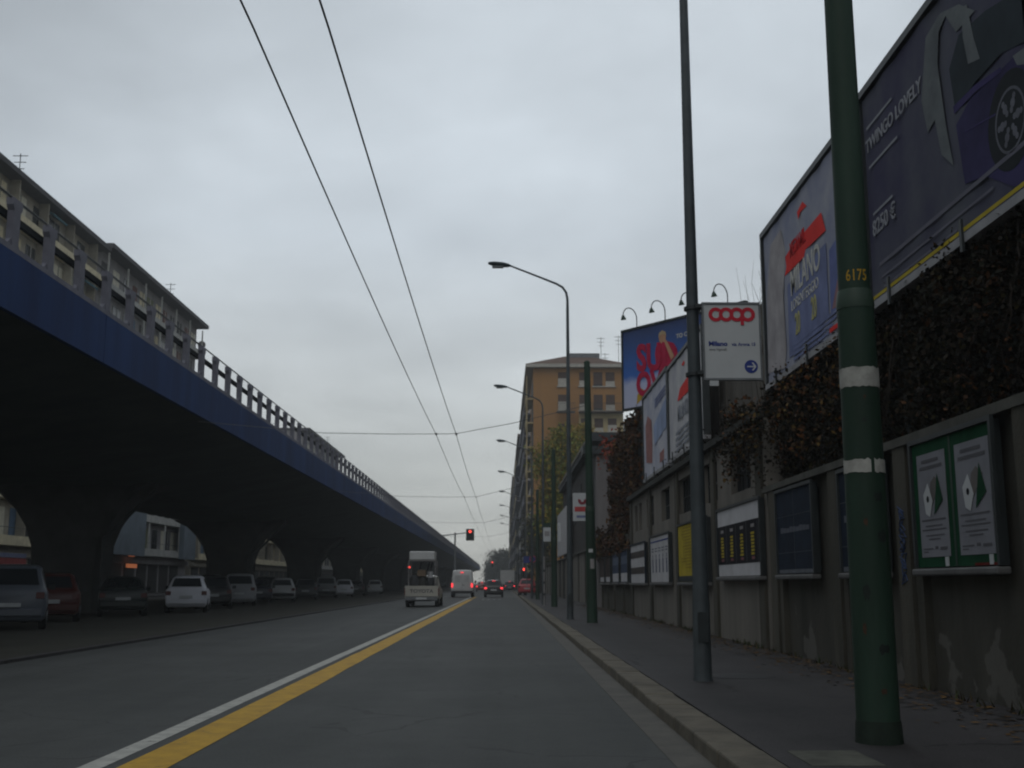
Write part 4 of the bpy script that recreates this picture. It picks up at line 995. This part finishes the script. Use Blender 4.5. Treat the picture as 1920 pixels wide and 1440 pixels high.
# ---------------------------------------------------------------- street lamps
lampp = thing('street_lamp', 'nearest tall grey lamp post, carrying the red logo sign', 'street lamp', (2.37, 13.63, .11), 'street lamps along the kerb')
MB().tube([(0, 0, 0), (0, 0, .05), (0, 0, .9), (0, 0, .95), (0, 0, 4.0), (0, 0, 10.2)], [.118, .108, .104, .098, .078, .048], 18).build('post', M_greyp, lampp, smooth=40)
pts = [(0, 0, 10.1), (0, 0, 10.5), (-.04, 0, 10.72), (-.16, 0, 10.90), (-.36, 0, 11.02), (-.9, 0, 11.24), (-1.95, 0, 11.66)]
MB().tube(pts, [.046, .044, .042, .040, .038, .034, .030], 10).build('arm', M_greyp, lampp, smooth=60)
hd_ = MB(); secs = []
for i, (u, wd, ht) in enumerate(((0, .04, .04), (.10, .10, .08), (.3, .15, .11), (.6, .15, .10), (.78, .09, .06), (.82, .03, .03))):
    secs.append([(-1.90 - u * .93, wd * math.cos(R(a)), 11.65 + u * .10 + ht * .8 * math.sin(R(a))) for a in range(0, 360, 36)])
vs = [p for q in secs for p in q]; n = 10
hd_.add(vs, [(i * n + k_, i * n + (k_ + 1) % n, (i + 1) * n + (k_ + 1) % n, (i + 1) * n + k_) for i in range(len(secs) - 1) for k_ in range(n)] + [tuple(range(n)), tuple(5 * n + k_ for k_ in range(n))])
hd_.build('lamp_head', mat('lamp_head_paint', (0.03, 0.045, 0.055), 0.4, 0.1, 3), lampp, smooth=50)
MB().box(-2.52, -2.15, -.10, .10, 11.58, 11.62).build('lens', mat('lamp_glass', (0.20, 0.22, 0.23), 0.2, 0.0), lampp)
MB().box(-.06, .06, -.112, -.09, .45, .80).build('hatch', M_dark, lampp)
labs = ['second lamp post from the viewer, its curved arm against open sky', 'third lamp post from the viewer, arm crossing the orange building edge', 'fourth lamp post from the viewer, in front of the side loggias', 'fifth lamp post from the viewer along the kerb', 'sixth lamp post from the viewer along the kerb',
        'seventh lamp post from the viewer along the kerb', 'eighth lamp post from the viewer along the kerb', 'ninth and farthest clear lamp post along the kerb']
for i, lab in enumerate(labs):
    c_ = copy_tree(lampp); c_.location = (2.15, 36.4 + 23.7 * i, .11); c_['label'] = lab

# ---------------------------------------------------------------- the signs on the poles
sg = thing('hanging_sign', 'white sign with red logo and blue arrow, fixed to the nearest lamp post', 'sign', (2.48, 13.5, 3.72))
SW, SH = .68, .93
MB().box(0, SW, -.025, .025, 0, SH).build('panel', M_signw, sg)
f = MB(); f.box(-.02, SW + .02, -.035, .035, SH, SH + .025); f.box(-.02, SW + .02, -.035, .035, -.025, 0); f.box(-.02, 0, -.035, .035, 0, SH); f.box(SW, SW + .02, -.035, .035, 0, SH)
f.build('frame', M_steel, sg)
fr = lambda u, v, dd: (u, dd, v)
lg = MB(); cz, ro, ri = .80, .090, .046
for i, cx in enumerate((.150, .278, .410, .545)):
    e_ = -.0005 * i
    if i == 0: lg.ring(cx, cz, ri, ro, 42, 345, fr, -.030 + e_, -.026)
    else: lg.ring(cx, cz, ri, ro, 0, 360, fr, -.030 + e_, -.026)
lg.box(.455, .495, -.0335, -.026, .665, .80)
lg.build('logo', M_red, sg)
lettering('Milano', .080, M_blue, sg, (.05, -.027, .405), (1, 0, 0), (0, 0, 1), ext=.001, bold=.0032, sx=1.08)
lettering('via Arona 15', .058, M_blue, sg, (.335, -.027, .405), (1, 0, 0), (0, 0, 1), ext=.001, bold=.0012, sx=.98)
lettering('zona Vigorelli', .042, M_ptext, sg, (.055, -.027, .345), (1, 0, 0), (0, 0, 1), ext=.001, sx=.95)
ar = MB().ring(.565, .145, 0, .082, 0, 360, fr, -.029, -.026).build('arrow_disc', M_blue, sg)
am = MB().box(.515, .605, -.032, -.0295, .137, .153)
am.prism([(.570, .195), (.592, .195), (.628, .145), (.606, .145)], lambda a, b: (a, -.032, b), lambda a, b: (a, -.0295, b))
am.prism([(.606, .145), (.628, .145), (.592, .095), (.570, .095)], lambda a, b: (a, -.0325, b), lambda a, b: (a, -.0297, b))
am.build('arrow', M_signw, ar)
MB().box(.05, .16, -.03, 0, -.095, -.03).build('tag', M_signw, sg)
m = MB(); 
for z in (.05, SH - .04): m.box(-.10, -.021, -.02, .02, z, z + .05); m.ring(-.11, .13, .098, .108, 0, 360, lambda u, v, dd: (u, v, dd), z, z + .04, 20)
m.build('bracket', M_dark, sg)
s2 = thing('hanging_sign', 'small white sign with red emblem on the second lamp post', 'sign', (2.26, 36.35, 3.22))
MB().box(0, .62, -.02, .02, 0, .90).build('panel', M_signw, s2)
fr = lambda u, v, dd: (u, dd, v)
MB().ring(.31, .66, .05, .14, -200, 20, fr, -.026, -.021, 20).build('emblem', mat('sign_crimson', (0.20, 0.02, 0.035), 0.6, 0.1, 3), s2)
MB().box(.06, .58, -.024, -.021, .30, .46).build('red_band', mat('sign_soft_red', (0.42, 0.06, 0.06), 0.6, 0.2, 14), s2)
MB().box(.12, .52, -.024, -.021, .10, .18).build('small_print', mat('sign_blue_print', (0.15, 0.17, 0.30), 0.6, 0.2, 14), s2)
MB().box(-.08, 0, -.03, .05, .2, .24).build('bracket', M_dark, s2); MB().box(-.08, 0, -.03, .05, .7, .74).build('bracket', M_dark, s2)
s3 = thing('hanging_sign', 'narrow white sign with a green top on the third green pole', 'sign', (1.98, 55.3, 3.25))
MB().box(0, .36, -.02, .02, 0, .9).build('panel', M_signw, s3); MB().box(.0, .36, -.025, -.0205, .68, .9).build('green_band', M_green, s3)
MB().box(.06, .30, -.025, -.0205, .25, .5).build('print', M_ltgrey, s3); MB().box(.36, .42, -.03, .03, .4, .46).build('bracket', M_dark, s3)
s4 = thing('hanging_sign', 'slim white sign on the road-far side of the third green pole', 'sign', (2.68, 55.3, 3.25))
MB().box(0, .16, -.02, .02, 0, .9).build('panel', M_signw, s4); MB().box(-.06, 0, -.03, .03, .4, .46).build('bracket', M_dark, s4)

# ---------------------------------------------------------------- overhead wires
M_wire = mat('wire', (0.10, 0.105, 0.11), 0.6, 0.0)
for x, lab in ((-2.06, 'left one of the two trolley wires running along the street'), (-1.44, 'right one of the two trolley wires running along the street')):
    pts = []; spans = [-14.5, 8.6, 34.3, 60.0, 86.0, 112, 138, 164, 190, 216, 242]
    for a, b_ in zip(spans, spans[1:]):
        for i in range(8):
            u = i / 8; pts.append((x, a + (b_ - a) * u, 5.75 - .10 * 4 * u * (1 - u)))
    tag(MB().tube(pts, .0095, 6).build('trolley_wire', M_wire), lab, 'wire', 'trolley wires')
for i, (y, lab) in enumerate(((34.3, 'nearest cross wire over the street, carrying the trolley wires'), (60.0, 'second cross wire over the street, above the traffic signal'), (86.0, 'third cross wire over the street, fainter and lower in view'), (112.0, 'fourth and farthest cross wire over the street'))):
    px = 2.5; ey = (33.2, 55.5, 80.0, 108.5)[i]
    pts = [(-9.40, y, 6.15), (-5.5, y, 5.80), (-3.4, y, 5.77), (-2.06, y, 5.775), (-1.44, y, 5.785), (0.3, y + (ey - y) * .4, 6.05), (px, ey, 6.45 if i else 6.5)]
    if i == 3: pts[-1] = (2.2, 107.6, 6.5)
    t_ = tag(MB().tube(pts, .010, 6).build('span_wire', M_wire), lab, 'wire', 'cross wires')
    for x in (-2.06, -1.44): MB().box(x - .03, x + .03, y - .08, y + .08, 5.745, 5.80).build('clamp', M_dark, t_)

# ---------------------------------------------------------------- traffic signals
def signal_head(parent, x, y, z, sc_=1.0, board=True):
    h = MB()
    if board: h.box(x - .42 * sc_, x + .42 * sc_, y - .01, y + .02, z - .60 * sc_, z + .60 * sc_)
    hb = MB().box(x - .17 * sc_, x + .17 * sc_, y - .22, y - .011, z - .50 * sc_, z + .50 * sc_).build('housing', M_dark, parent)
    if board: h.build('backboard', M_dark, parent)
    for i, zz in enumerate((.32, 0, -.32)):
        fr = lambda u, v, dd: (u, dd, v)
        MB().ring(x, z + zz * sc_, 0, .135 * sc_, 0, 360, fr, y - .245, y - .2205, 18).build('lens', M_sigred if i == 0 else M_glass, hb)
        MB().ring(x, z + zz * sc_, .138 * sc_, .15 * sc_, 20, 160, fr, y - .42, y - .2205, 12).build('hood', M_dark, hb)
ts = thing('traffic_light', 'overhead traffic light on a mast arm, lit red, nearest over the left lane', 'traffic light', (-4.9, 116, 0))
MB().tube([(0, 0, 0), (0, 0, 6.35)], [.10, .08], 12).build('mast', M_steel, ts)
MB().tube([(-1.7, 0, 6.0), (0, 0, 6.18), (1.16, -.03, 6.32)], .055, 8).build('arm', M_steel, ts)
signal_head(ts, 1.54, -.03, 6.12, 1.0)
tr = thing('traffic_light', 'red traffic light on a short post on the right pavement', 'traffic light', (2.12, 113, .11))
MB().tube([(0, 0, 0), (0, 0, 3.2)], .05, 10).build('post', M_dark, tr)
signal_head(tr, 0, -.06, 2.15, 1.0, False)
tl = thing('traffic_light', 'red traffic light on a post left of the loaded pickup', 'traffic light', (-7.65, 93, 0.0))
MB().tube([(0, 0, 0), (0, 0, 3.1)], .05, 10).build('post', M_dark, tl)
signal_head(tl, 0, -.06, 2.3, .7, False)
tf = thing('traffic_light', 'far small red traffic light on an arm before the hazy trees', 'traffic light', (-3.0, 205, 0))
MB().tube([(0, 0, 0), (0, 0, 5.4)], .08, 10).build('mast', M_steel, tf)
MB().tube([(0, 0, 5.3), (.7, -.03, 5.35)], .05, 8).build('arm', M_steel, tf)
signal_head(tf, 1.1, -.03, 4.6, 1.0, False)
rs = thing('road_sign', 'round blue and red no parking sign on a post by the red light', 'road sign', (2.75, 104, .11))
MB().tube([(0, 0, 0), (0, 0, 3.6)], .03, 8).build('post', M_steel, rs)
fr = lambda u, v, dd: (u, dd, v)
MB().ring(0, 3.3, 0, .24, 0, 360, fr, -.06, -.035).build('disc', M_blue, rs); MB().ring(0, 3.3, .24, .31, 0, 360, fr, -.06, -.035).build('rim', M_red, rs)
rs2 = thing('road_sign', 'square blue road sign on a post just left of the round one', 'road sign', (2.2, 104.6, .11))
MB().tube([(0, 0, 0), (0, 0, 3.6)], .03, 8).build('post', M_steel, rs2); MB().box(-.3, .3, -.06, -.035, 2.95, 3.55).build('panel', M_blue, rs2)
wp = thing('marker_post', 'thin pale banded post on the pavement before the third lamp', 'post', (2.14, 58.8, .11))
MB().tube([(0, 0, 0), (0, 0, 2.5)], .045, 10).build('shaft', M_ltgrey, wp)
for z in (.5, 1.1, 1.7): MB().tube([(0, 0, z), (0, 0, z + .12)], .052, 10).build('band', M_dark, wp)

# ---------------------------------------------------------------- vehicles
def paint(n, c, rough=.32): return mat('paint_' + n, c, rough, 0.08, 1.5, spec=0.5)
def loft(stations):
    """station: (y, zb, W, zbelt, ztop, wtop) -> closed body"""
    rings = []
    for (y, zb, W, zl, zt, wt) in stations:
        half = [(0, zb), (W * .86, zb), (W * .97, zb + .10), (W, zb + (zl - zb) * .55), (W * .985, zl - .05), (W * .95, zl), (wt + .03, zt - min(.06, max(.01, (zt - zl) * .3))), (wt - .07, zt), (wt * .5, zt + .02), (0, zt + .025)]
        ring = [(x, y, z) for x, z in half] + [(-x, y, z) for x, z in reversed(half[1:-1])]
        rings.append(ring)
    n = len(rings[0]); m = MB(); vs = [p for q in rings for p in q]
    fs = [(i * n + k, i * n + (k + 1) % n, (i + 1) * n + (k + 1) % n, (i + 1) * n + k) for i in range(len(rings) - 1) for k in range(n)]
    fs += [tuple(range(n)), tuple((len(rings) - 1) * n + k for k in range(n))]
    return m.add(vs, fs)
STY = {  # rear is -y.  (y, zb, W, zbelt, ztop, wtop)
 'hatch': dict(st=[(-1.92, .42, .76, .80, .86, .68), (-1.86, .27, .82, .93, .97, .70), (-1.78, .24, .83, .95, 1.06, .66), (-1.42, .22, .84, .95, 1.44, .56), (-.4, .22, .85, .93, 1.50, .58), (.25, .22, .85, .92, 1.45, .57), (1.0, .22, .84, .90, .99, .62), (1.65, .24, .80, .78, .84, .60), (1.86, .32, .70, .64, .68, .5)],
   rw=(-1.80, 1.06, -1.47, 1.40, .60, .50), H=1.5, L=3.8, wb=(-1.22, 1.2), sw=[(-1.35, .98), (-1.25, 1.36), (.18, 1.38), (.85, .98)]),
 'mpv': dict(st=[(-2.05, .42, .80, .90, .95, .74), (-2.0, .27, .86, 1.02, 1.06, .76), (-1.95, .24, .87, 1.04, 1.16, .74), (-1.66, .22, .88, 1.04, 1.62, .64), (-.5, .22, .89, 1.02, 1.68, .66), (.5, .22, .89, 1.0, 1.62, .64), (1.35, .22, .88, .98, 1.10, .68), (1.9, .24, .84, .86, .92, .64), (2.08, .32, .74, .68, .72, .55)],
   rw=(-1.95, 1.16, -1.70, 1.57, .66, .57), H=1.68, L=4.15, wb=(-1.35, 1.32), sw=[(-1.55, 1.08), (-1.48, 1.54), (.42, 1.55), (1.2, 1.08)]),
 'sedan': dict(st=[(-2.15, .42, .78, .80, .88, .70), (-2.1, .27, .83, .90, .96, .74), (-1.95, .24, .85, .93, .99, .74), (-1.45, .22, .85, .92, 1.02, .70), (-.85, .22, .86, .91, 1.36, .57), (-.2, .22, .86, .90, 1.42, .58), (.35, .22, .86, .90, 1.37, .57), (1.15, .22, .85, .88, .97, .64), (1.95, .24, .80, .76, .82, .62), (2.15, .32, .70, .64, .68, .5)],
   rw=(-1.40, 1.06, -.93, 1.32, .62, .52), H=1.42, L=4.3, wb=(-1.3, 1.35), sw=[(-1.1, .97), (-.8, 1.29), (.28, 1.30), (.95, .97)]),
}
def wheel(parent, x, y, r_=.30, wd=.19):
    w_ = MB().tube([(x - wd / 2, y, r_), (x - wd / 2 + .03, y, r_), (x + wd / 2 - .03, y, r_), (x + wd / 2, y, r_)], [r_ * .93, r_, r_, r_ * .93], 20).build('wheel', M_rubber, parent, smooth=50)
    s = 1 if x > 0 else -1
    MB().tube([(x + s * (wd / 2 - .02), y, r_), (x + s * (wd / 2 + .008), y, r_)], [r_ * .62, r_ * .55], 16).build('rim', M_rim, w_)
def sidewin(parent, poly, W, wtop, zt, zl, s):
    def px(z): t_ = (z - zl) / (zt - zl); return s * ((W * .95) * (1 - t_) + (wtop + .03) * t_ + .012)
    a = lambda y, z: (px(z), y, z); b = lambda y, z: (px(z) - s * .01, y, z)
    MB().prism(poly, a, b).build('window', M_glass, parent)
def car(name, label, style, col, loc, rz=0, group=None, lit=False, bump=None, cat='car'):
    S = STY[style]; t_ = thing(name, label, cat, loc, group, rz)
    body = loft(S['st']).build('body', col, t_, smooth=38)
    ya, za, yb, zb, wa, wb_ = S['rw']
    rear = MB(); o_ = .022
    rear.add([(-wa, ya - o_, za), (wa, ya - o_, za), (wb_, yb - o_, zb), (-wb_, yb - o_, zb), (-wa, ya - o_ + .012, za), (wa, ya - o_ + .012, za), (wb_, yb - o_ + .012, zb), (-wb_, yb - o_ + .012, zb)],
             [(0, 1, 2, 3), (7, 6, 5, 4), (0, 4, 5, 1), (2, 6, 7, 3), (1, 5, 6, 2), (0, 3, 7, 4)])
    rear.build('rear_window', M_glass, t_)
    mid = [s for s in S['st'] if abs(s[0]) < .8][0]
    for s in (-1, 1):
        sidewin(t_, S['sw'], mid[2], mid[5], mid[4] - .05, mid[3], s)
        MB().box(s * (mid[2] + .16) if s < 0 else s * (mid[2] - .02), s * (mid[2] - .02) if s < 0 else s * (mid[2] + .16), S['sw'][3][0] - .28, S['sw'][3][0] - .12, mid[3], mid[3] + .15).build('mirror', M_dark, t_)
        for y in S['wb']: wheel(t_, s * (mid[2] - .10), y)
    y0 = S['st'][0][0]; zl = S['st'][1][3]
    tm = M_brake if lit else M_tail
    for s in (-1, 1):
        xa, xb = sorted((s * .60, s * .81))
        chamfer(MB().box(xa, xb, y0 - .015, y0 + .16, zl - .22, zl - .05).build('tail_light', tm, t_), .02)
    if lit: MB().box(-.14, .14, yb - .05, yb - .02, zb + .01, zb + .05).build('high_brake_light', M_brake, t_)
    chamfer(MB().box(-.78, .78, y0 - .06, y0 + .1, .36, .56).build('bumper', bump or col, t_), .03)
    MB().box(-.26, .26, y0 - .072, y0 - .045 if not bump else y0 - .061, .60 if style != 'hatch' else .58, .70).build('licence_plate', M_signw, t_)
    for s in (-1, 1):
        yf = S['st'][-1][0]; xa, xb = sorted((s * .40, s * .66)); MB().box(xa, xb, yf - .12, yf - .0, .58, .70).build('headlight', M_hlens, t_)
    return t_
PG = .045
BK = mat('black_bumper', (0.02, 0.02, 0.022), .7, .1, 3)
grp = 'cars parked under the viaduct'
parked = [
 ('grey blue hatchback parked nearest, cut by the left edge', 'mpv', paint('grey_blue', (0.085, 0.10, 0.125)), -13.35, 31.2, 0),
 ('dark red car parked just behind the nearest grey blue one', 'hatch', paint('maroon', (0.075, 0.014, 0.010)), -14.55, 37.0, 0),
 ('dark green saloon parked before the first wide pier', 'sedan', paint('dark_green', (0.018, 0.026, 0.026)), -14.3, 43.0, 2),
 ('white hatchback parked between the first and second piers, brightest in the row', 'hatch', paint('white', (0.62, 0.63, 0.68)), -13.3, 48.4, -2),
 ('black car parked behind the bright white hatchback', 'hatch', paint('black', (0.015, 0.016, 0.018)), -13.9, 55.0, 0),
 ('silver people carrier parked in front of the second pier', 'mpv', paint('silver', (0.28, 0.29, 0.31)), -14.4, 62.5, 0),
 ('dark blue car parked between the silver carrier and a white hatchback', 'sedan', paint('dark_blue', (0.02, 0.024, 0.04)), -14.8, 69.0, 1),
 ('white hatchback with dark bumper, second white car in the row', 'hatch', paint('off_white', (0.45, 0.46, 0.47)), -14.4, 74.5, 0),
 ('dark grey hatchback parked before the third pier', 'hatch', paint('dark_grey', (0.035, 0.04, 0.045)), -14.5, 84.0, 0),
 ('light grey people carrier parked past the third pier', 'mpv', paint('light_grey', (0.20, 0.21, 0.22)), -14.4, 93.0, 0),
 ('small white car parked past the light grey people carrier', 'hatch', paint('white', (0.62, 0.63, 0.68)), -14.2, 102.0, 0),
 ('nearly black saloon parked toward the far end of the row', 'sedan', paint('black', (0.015, 0.016, 0.018)), -14.3, 111.0, 0),
 ('black people carrier parked deeper under the viaduct, behind the dark green saloon', 'mpv', paint('black', (0.015, 0.016, 0.018)), -20.9, 50.5, 0),
 ('dark grey people carrier parked deeper, showing between two white hatchbacks', 'mpv', paint('dark_grey', (0.035, 0.04, 0.045)), -17.3, 67.0, 0),
 ('dark green people carrier parked deeper, just left of the third pier', 'mpv', paint('dark_green', (0.018, 0.026, 0.026)), -17.6, 85.0, 0),
 ('pale silver hatchback parked last in view of the row', 'hatch', paint('pale_silver', (0.40, 0.42, 0.42)), -14.2, 126.0, 3),
]
for i, (lab, st, col, x, y, a) in enumerate(parked):
    car('parked_car', lab, st, col, (x, y, PG), R(a) + .92 * math.atan2(-x, y), grp, bump=BK if i in (7, 9) else None)
car('car', 'black hatchback with glowing brake lights waiting in the right lane', 'hatch', paint('black', (0.015, 0.016, 0.018)), (-.80, 101.8, 0), 0, None, True)
car('parked_car', 'bright red car parked at the right kerb beyond the poles', 'hatch', paint('red', (0.36, 0.02, 0.03)), (2.35, 106.5, .11), R(-4))
car('car', 'distant dark red car with lit tail lights far up the left lane', 'sedan', paint('dark_red', (0.16, 0.022, 0.014)), (-3.0, 165, 0), 0, None, True)
car('car', 'dark blue car far ahead beside the white box truck', 'hatch', paint('dark_blue', (0.02, 0.024, 0.04)), (1.0, 172, 0), 0, None, True)

# white delivery van, braking
vn = thing('van', 'white delivery van with glowing brake lights in the left lane', 'van', (-3.62, 103.5, 0))
PW = paint('van_white', (0.46, 0.47, 0.47))
loft([(-2.55, .40, .93, 1.0, 2.20, .76), (-2.50, .34, .98, 1.05, 2.32, .80), (-1.0, .32, 1.0, 1.05, 2.38, .82), (1.0, .32, 1.0, 1.05, 2.36, .80), (1.5, .32, .99, 1.05, 2.0, .74), (2.1, .32, .97, 1.05, 1.25, .74), (2.5, .36, .88, .85, .95, .62)]).build('body', PW, vn, smooth=40)
for s in (-1, 1):
    for y in (-1.6, 1.6): wheel(vn, s * .88, y, .34, .2)
    xa, xb = sorted((s * .80, s * .955)); MB().box(xa, xb, -2.57, -2.45, .86, 1.22).build('tail_light', M_brake, vn)
    MB().box(*sorted((s * 1.0, s * 1.18)), 1.5, 1.65, 1.2, 1.45).build('mirror', M_dark, vn)
    xa, xb = sorted((s * .10, s * .62)); MB().box(xa, xb, -2.56, -2.53, 1.32, 1.92).build('rear_door_window', mat('van_blank_pane', (0.40, 0.41, 0.41), .3, .1, 2), vn)
MB().box(-.14, .14, -2.57, -2.5, 2.13, 2.20).build('high_brake_light', M_brake, vn)
MB().box(-.94, .94, -2.62, -2.4, .34, .56).build('bumper', BK, vn); MB().box(-.30, .22, -2.575, -2.54, .70, .80).build('licence_plate', M_signw, vn)
MB().box(-.008, .008, -2.56, -2.52, .6, 2.1).build('door_gap', BK, vn); MB().box(.05, .2, -2.585, -2.54, 1.05, 1.10).build('door_handle', BK, vn)
bt_ = thing('box_truck', 'white box truck far ahead in the right lane under the hazy trees', 'truck', (.75, 190, 0))
MB().box(-1.15, 1.15, -4, 1.4, .75, 3.3).build('cargo_box', paint('van_white', (0.46, 0.47, 0.47)), bt_)
loft([(1.5, .5, 1.0, 1.3, 2.3, .85), (2.0, .45, 1.02, 1.3, 2.35, .85), (2.8, .45, 1.0, 1.2, 2.1, .8), (3.2, .5, .95, 1.0, 1.2, .8)]).build('cab', paint('van_white', (0.46, 0.47, 0.47)), bt_, smooth=40)
for s in (-1, 1):
    for y in (-2.6, 2.2): wheel(bt_, s * .95, y, .42, .25)
    MB().box(*sorted((s * .75, s * 1.05)), -4.05, -3.9, .62, .74).build('tail_light', M_tail, bt_)
MB().box(-.5, .5, -3.9, 2.9, .5, .74).build('chassis', BK, bt_)

# the loaded pickup
pk = thing('pickup_truck', 'beige white pickup truck with a loaded bed and white board on a rack', 'pickup truck', (-4.27, 62.3, 0))
PB = paint('pickup_beige', (0.36, 0.35, 0.31))
loft([(-.35, .38, .86, .95, 1.10, .78), (-.25, .36, .88, .98, 1.60, .64), (.9, .36, .88, .97, 1.66, .64), (1.15, .36, .88, .96, 1.58, .64), (1.75, .36, .87, .94, 1.06, .66), (2.5, .36, .84, .86, .92, .64), (2.7, .42, .76, .66, .70, .6)]).build('cab', PB, pk, smooth=40)
bd = MB(); bd.box(-.88, -.83, -2.35, -.36, .45, 1.10); bd.box(.83, .88, -2.35, -.36, .45, 1.10); bd.box(-.83, .83, -2.35, -.36, .45, .56); bd.build('bed', PB, pk)
tg = MB().box(-.86, .86, -2.42, -2.352, .56, 1.10).build('tailgate', PB, pk)
lettering('TOYOTA', .26, M_ptext, tg, (0, -2.425, .74), (1, 0, 0), (0, 0, 1), align='CENTER', bold=.006, sx=1.15, ext=.003)
MB().box(-.84, .84, -2.52, -2.43, .36, .54).build('bumper', M_steel, pk)
for s in (-1, 1):
    xa, xb = sorted((s * .865, s * .915)); MB().box(xa, xb, -2.41, -2.30, .62, .98).build('tail_light', M_tail, pk)
    for y in (-1.5, 1.75): wheel(pk, s * .78, y, .34, .22)
    MB().box(*sorted((s * .90, s * 1.10)), 1.2, 1.3, 1.05, 1.25).build('mirror', M_dark, pk)
MB().box(-.58, .58, -.36, -.352, 1.15, 1.52).build('rear_window', M_glass, pk)
MB().box(-.28, .28, -2.535, -2.521, .40, .50).build('licence_plate', M_signw, pk)
MB().box(-.5, .5, -2.2, 2.4, .30, .40).build('chassis', BK, pk)
rk = MB()
for s in (-1, 1):
    for y in (-2.25, -.5): rk.tube([(s * .70, y, 1.1), (s * .70, y, 2.42)], .025, 6)
    rk.tube([(s * .70, -2.3, 2.42), (s * .70, -.45, 2.42)], .025, 6)
for y in (-2.25, -.5): rk.tube([(-.70, y, 2.42), (.70, y, 2.42)], .025, 6)
rk.build('rack', M_ltgrey, pk)
br = thing('cargo_board', 'white board lashed on top of the pickup rack', 'board', (-4.27, 62.3, 0))
chamfer(MB().box(-.68, .68, -2.3, -.9, 2.447, 2.90).build('panel', paint('van_white', (0.46, 0.47, 0.47)), br), .05)
MB().box(-.70, .70, -1.7, -1.62, 2.90, 2.915).build('strap', M_dark, br)
bx_ = thing('cardboard_box', 'brown cardboard box on top of the pickup load', 'box', (-4.30, 60.6, 1.31))
MB().box(-.24, .20, -.25, .25, .30, .62).build('carton', mat('cardboard', (0.16, 0.115, 0.075), .9, .2, 4), bx_); MB().box(-.24, .20, -.03, .03, .62, .624).build('tape', M_ltgrey, bx_)
for (lab, x, y, z, sx_, sz_, c_) in (('dark lumpy sack at the left of the pickup bed', -4.68, 60.6, .57, .34, 1.10, (0.035, 0.037, 0.04)), ('dark lumpy sack at the right of the pickup bed', -3.86, 60.7, .57, .34, .95, (0.028, 0.03, 0.034)), ('dark sack under the cardboard box in the pickup bed', -4.29, 60.6, .57, .28, 1.05, (0.03, 0.03, 0.028))):
    m = MB(); r = random.Random(int(x * 100)); secs = []
    for i in range(7):
        t_ = i / 6; rr = sx_ * (math.sin(.35 + t_ * 2.5) ** .6) * r.uniform(.88, 1.08)
        secs.append([(rr * math.cos(2 * math.pi * k_ / 12) * r.uniform(.9, 1.1), rr * .9 * math.sin(2 * math.pi * k_ / 12) * r.uniform(.9, 1.1), sz_ * t_) for k_ in range(12)])
    m.add([p for q in secs for p in q], [(i * 12 + k_, i * 12 + (k_ + 1) % 12, (i + 1) * 12 + (k_ + 1) % 12, (i + 1) * 12 + k_) for i in range(6) for k_ in range(12)] + [tuple(range(12)), tuple(72 + k_ for k_ in range(12))])
    o = m.build('sack', mat('sack_%d' % int(-x * 100), c_, .9, .3, 5), smooth=70); o.location = (x, y, z); tag(o, lab, 'sack', 'sacks in the pickup bed')
bk = thing('bucket', 'pale plastic bucket on top of the pickup load', 'bucket', (-3.88, 60.7, 1.49))
MB().tube([(0, 0, .02), (0, 0, .36)], [.12, .16], 14).build('shell', M_paper, bk); MB().tube([(0, 0, .36), (0, 0, .38)], .17, 14).build('rim', M_ltgrey, bk)
m = MB()
for i, (a, b_) in enumerate(((-.45, -.15), (-.15, .3), (.1, .45))): m.tube([(-4.27 + a, 61.35 + .08 * i, .6), (-4.27 + b_, 61.5 + .08 * i, 2.36)], .03, 6)
tag(m.build('poles', M_dark), 'dark bundled poles leaning against the pickup cab', 'poles', kind='stuff')

# ---------------------------------------------------------------- haze
HZ = 0.0010
hz = MB().box(-60, 40, -35, 700, -1.2, 45).build('haze', bpy.data.materials.new('haze'))
hm = hz.data.materials[0]; hm.use_nodes = True; t = hm.node_tree; t.nodes.clear()
o_ = t.nodes.new('ShaderNodeOutputMaterial'); pvn = t.nodes.new('ShaderNodeVolumePrincipled')
pvn.inputs['Color'].default_value = (0.80, 0.84, 0.86, 1); pvn.inputs['Density'].default_value = HZ; pvn.inputs['Anisotropy'].default_value = 0.0
t.links.new(pvn.outputs[0], o_.inputs['Volume'])
tag(hz, kind='stuff'); hz.display_type = 'WIRE'
